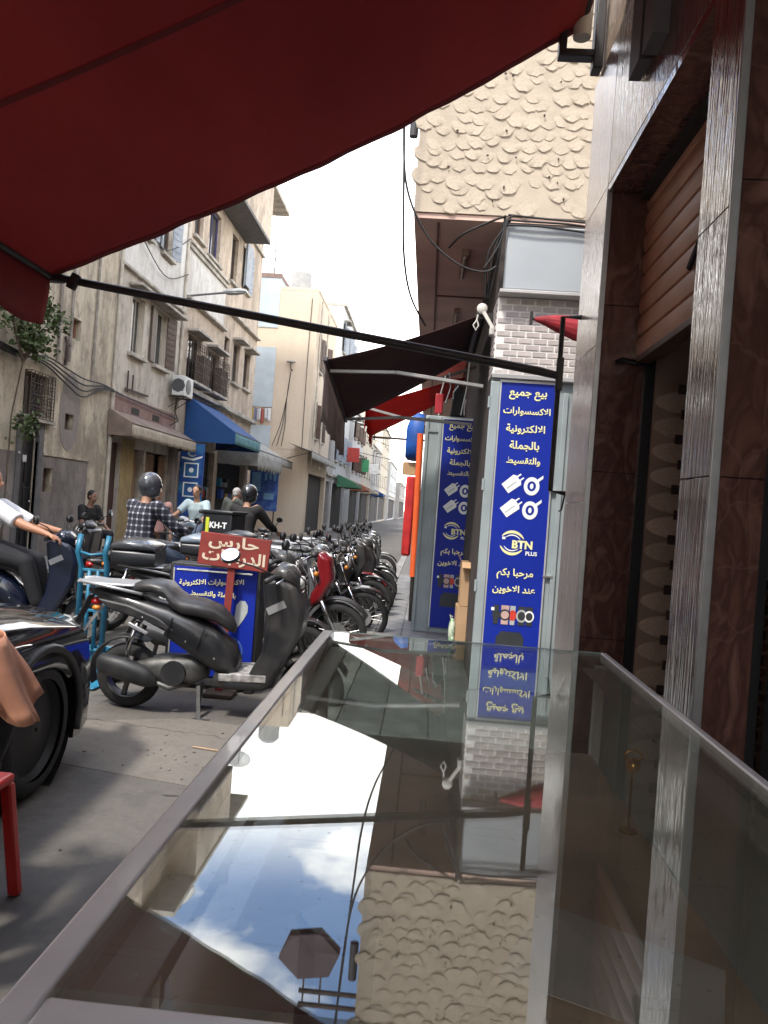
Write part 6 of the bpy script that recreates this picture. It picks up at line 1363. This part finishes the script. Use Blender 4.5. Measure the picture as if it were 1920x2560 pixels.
cr_ = n_.new('ShaderNodeValToRGB'); cr_.color_ramp.elements[0].color = (.012, .013, .022, 1); cr_.color_ramp.elements[1].color = (.42, .42, .44, 1); cr_.color_ramp.elements.new(.5).color = (.06, .065, .09, 1); l_.new(h_.outputs[0], cr_.inputs[0]); l_.new(cr_.outputs[0], b_.inputs['Base Color'])
helm = M('helmet_black', (.02, .021, .024), .25, coat=.8); helmg = M('helmet_grey', (.06, .065, .075), .22, coat=.8)

# rider in plaid, heading away up the street
ry = R(62)
motorbike('ridden_motorbike', 'motorbike under the plaid shirt rider out in the road', (-3.27, 7.95, 0), ry, tank=gloss, group='vehicles out in the road', lean=0)
J, f = pose((-3.27, 7.95, 0.03), ry, RIDE); person('person', 'person in dark plaid shirt and helmet riding a motorbike away', 'person', J, f, pld, jeans, long_=True, hat=helmg)
# white T-shirt rider on a navy scooter at the left edge, heading right
scooter('ridden_scooter', 'navy scooter under the rider in the white T-shirt beyond the car', (-4.42, 6.95, 0), R(8), body=navy, side=navy, group='vehicles out in the road', lean=0, rack=True)
J, f = pose((-4.42, 6.95, 0), R(8), dict(SCRIDE, pel=(.24, 0, .86), chest=(.34, 0, 1.16), neck=(.35, 0, 1.34), head=(.33, 0, 1.49), lsho=(.38, .18, 1.25), rsho=(.46, -.19, 1.25), lelb=(.66, .28, 1.08), relb=(.75, -.30, 1.11), lwri=(.93, .31, 1.03), rwri=(.985, -.33, 1.04), lhd=(.7, .1, -.1), rhd=(.9, .15, -.25)))
person('person', 'person in white T-shirt with bare arm on the scooter handlebar', 'person', J, f, wht_t, dkt, sk=M('skin_warm', (.40, .19, .11), .5, var=.08), hairc=hairm, vox=.009, grip=.9)
# delivery rider
motorbike('delivery_motorbike', 'delivery motorbike with black lettered rear box', (-2.75, 10.9, 0), R(78), group='vehicles out in the road', lean=0, top_box=boxd, box_text='KH-T')
J, f = pose((-2.75, 10.9, .03), R(78), RIDE); person('person', 'person in black jacket and black helmet on the delivery motorbike', 'person', J, f, blt, dkt, long_=True, hat=helm)
# moped rider coming towards us, in pale blue
motorbike('ridden_motorbike', 'black moped ridden by the person in pale blue', (-4.25, 14.6, 0), R(-100), group='vehicles out in the road', lean=0)
J, f = pose((-4.25, 14.6, .03), R(-100), RIDE); person('person', 'person in pale blue shirt sitting on a black moped', 'person', J, f, lbt, jeans, vox=.016)
J, f = pose((-4.95, 13.9, .0), R(-60), dict(STAND)); person('person', 'person in pink shirt standing behind the plaid rider', 'person', {k: (v if k in ('look',) else v+Vector((0, 0, -.16))) for k, v in J.items()}, f, pkt, dkt, vox=.016)
tag(G().box(-4.9, -4.2, 15.6, 16.2, 0.002, .62).build('crate', M('orange_brown_crate', (.3, .12, .06), .7, var=.2), bevel=.02), 'orange brown crate standing on the road near the shops', 'crate')
J, f = pose((-4.75, 15.4, .0), R(-80), dict(SIT)); person('person', 'person in white seated low beside the orange brown crate', 'person', J, f, wht_t, dkt, vox=.016)
tag(G().lathe([(.16, .0), (.13, .40), (.15, .42), (.15, .44)], (-4.75, 15.4, 0), 'Z', 14).build('stool', M('stool_blue', (.03, .08, .2), .6)), 'low round stool under the person in white', 'stool')
J, f = pose((-4.22, 16.4, 0), R(50), dict(STAND, relb=(.20, -.30, 1.22), rwri=(.42, -.28, 1.33), pel=(-.04, 0, .94), chest=(.05, 0, 1.29), neck=(.09, 0, 1.46), head=(.13, 0, 1.58))); person('person', 'person in dark grey T-shirt standing with one arm raised forward', 'person', J, f, gyt, dkt, hairc=hairg, vox=.016)
J, f = pose((-6.45, 14.3, .12), R(-20), dict(SIT)); person('person', 'person in black sitting against the grey wall foot', 'person', J, f, blt, dkt, sk=skin2, vox=.016)
tag(G().box(-6.62, -6.25, 14.12, 14.48, .121, .54).build('stool', wd, bevel=.01), 'wooden block stool under the person in black', 'stool')
# leaning person by the case, cut by the left edge, with a red plastic stool behind
J, f = pose((-1.275, 2.12, 0), R(180), dict(STAND, pel=(0, 0, .88), chest=(.20, 0, 1.15), neck=(.33, 0, 1.29), head=(.43, 0, 1.39), lsho=(.27, .19, 1.22), rsho=(.27, -.19, 1.22), lelb=(.30, .25, .97), relb=(.30, -.25, .97), lwri=(.34, .20, .76), rwri=(.34, -.20, .76), lhip=(.0, .10, .83), rhip=(.0, -.10, .83), lkne=(.03, .11, .50), rkne=(.08, -.11, .50), lank=(.24, .12, .09), rank=(.16, -.12, .09)))
person('person', 'person in rust orange shirt and black trousers leaning over at the picture edge', 'person', J, f, org, dkt, vox=.011, hem=-.05, girth=1.0)
LP_ = bpy.data.objects[[o.name for o in bpy.data.objects if o.get('label', '').startswith('person in rust')][0]]
rs = []
for i in range(9):
    q = i/8; c = Vector((-1.37, 2.12, 1.04)).lerp(Vector((-1.275, 2.12, .835)), q); ring = []
    for j in range(72):
        t = 2*math.pi*j/72; k = 1.12+q*(.08*math.sin(t*7+1)+.07*math.sin(t*13+2.2)+.03*math.sin(t*23))+.02*math.sin(t*5+q*6)
        ring.append(c+Vector((math.cos(t)*(.145+.022*q)*k, math.sin(t)*(.19+.015*q)*k, -.035*q*math.sin(t*3+.6)+.015*q*math.sin(t*9))))
    rs.append(ring)
G().rings(rs, cap=False).build('shirt_tail', org, LP_, True, smooth='all', solid=.004)
PS = thing('plastic_stool', 'red plastic stool just behind the person in rust orange shirt', 'stool', (-1.58, 2.5, 0))
rp2 = M('red_plastic2', (.55, .025, .02), .35, var=.08)
G().prism([(-1.76, 2.32), (-1.40, 2.32), (-1.40, 2.68), (-1.76, 2.68)], .42, .46, 'Z').build('seat', rp2, PS, True, bevel=.015)
for a in (-1, 1):
    for b in (-1, 1): G().add([(-1.58+a*(.16+.03*k)+dx_, 2.5+b*(.16+.05*k)+dy_, .42*(1-k)+.004) for k in (0, 1) for dx_, dy_ in ((-.02, -.02), (.02, -.02), (.02, .02), (-.02, .02))], [(0, 1, 2, 3), (7, 6, 5, 4), (0, 4, 5, 1), (1, 5, 6, 2), (2, 6, 7, 3), (3, 7, 4, 0)]).build('leg', rp2, PS, True, bevel=.008)
for z in (.2,): G().box(-1.76, -1.40, 2.305, 2.32, z, z+.04).build('stretcher', rp2, PS, True)
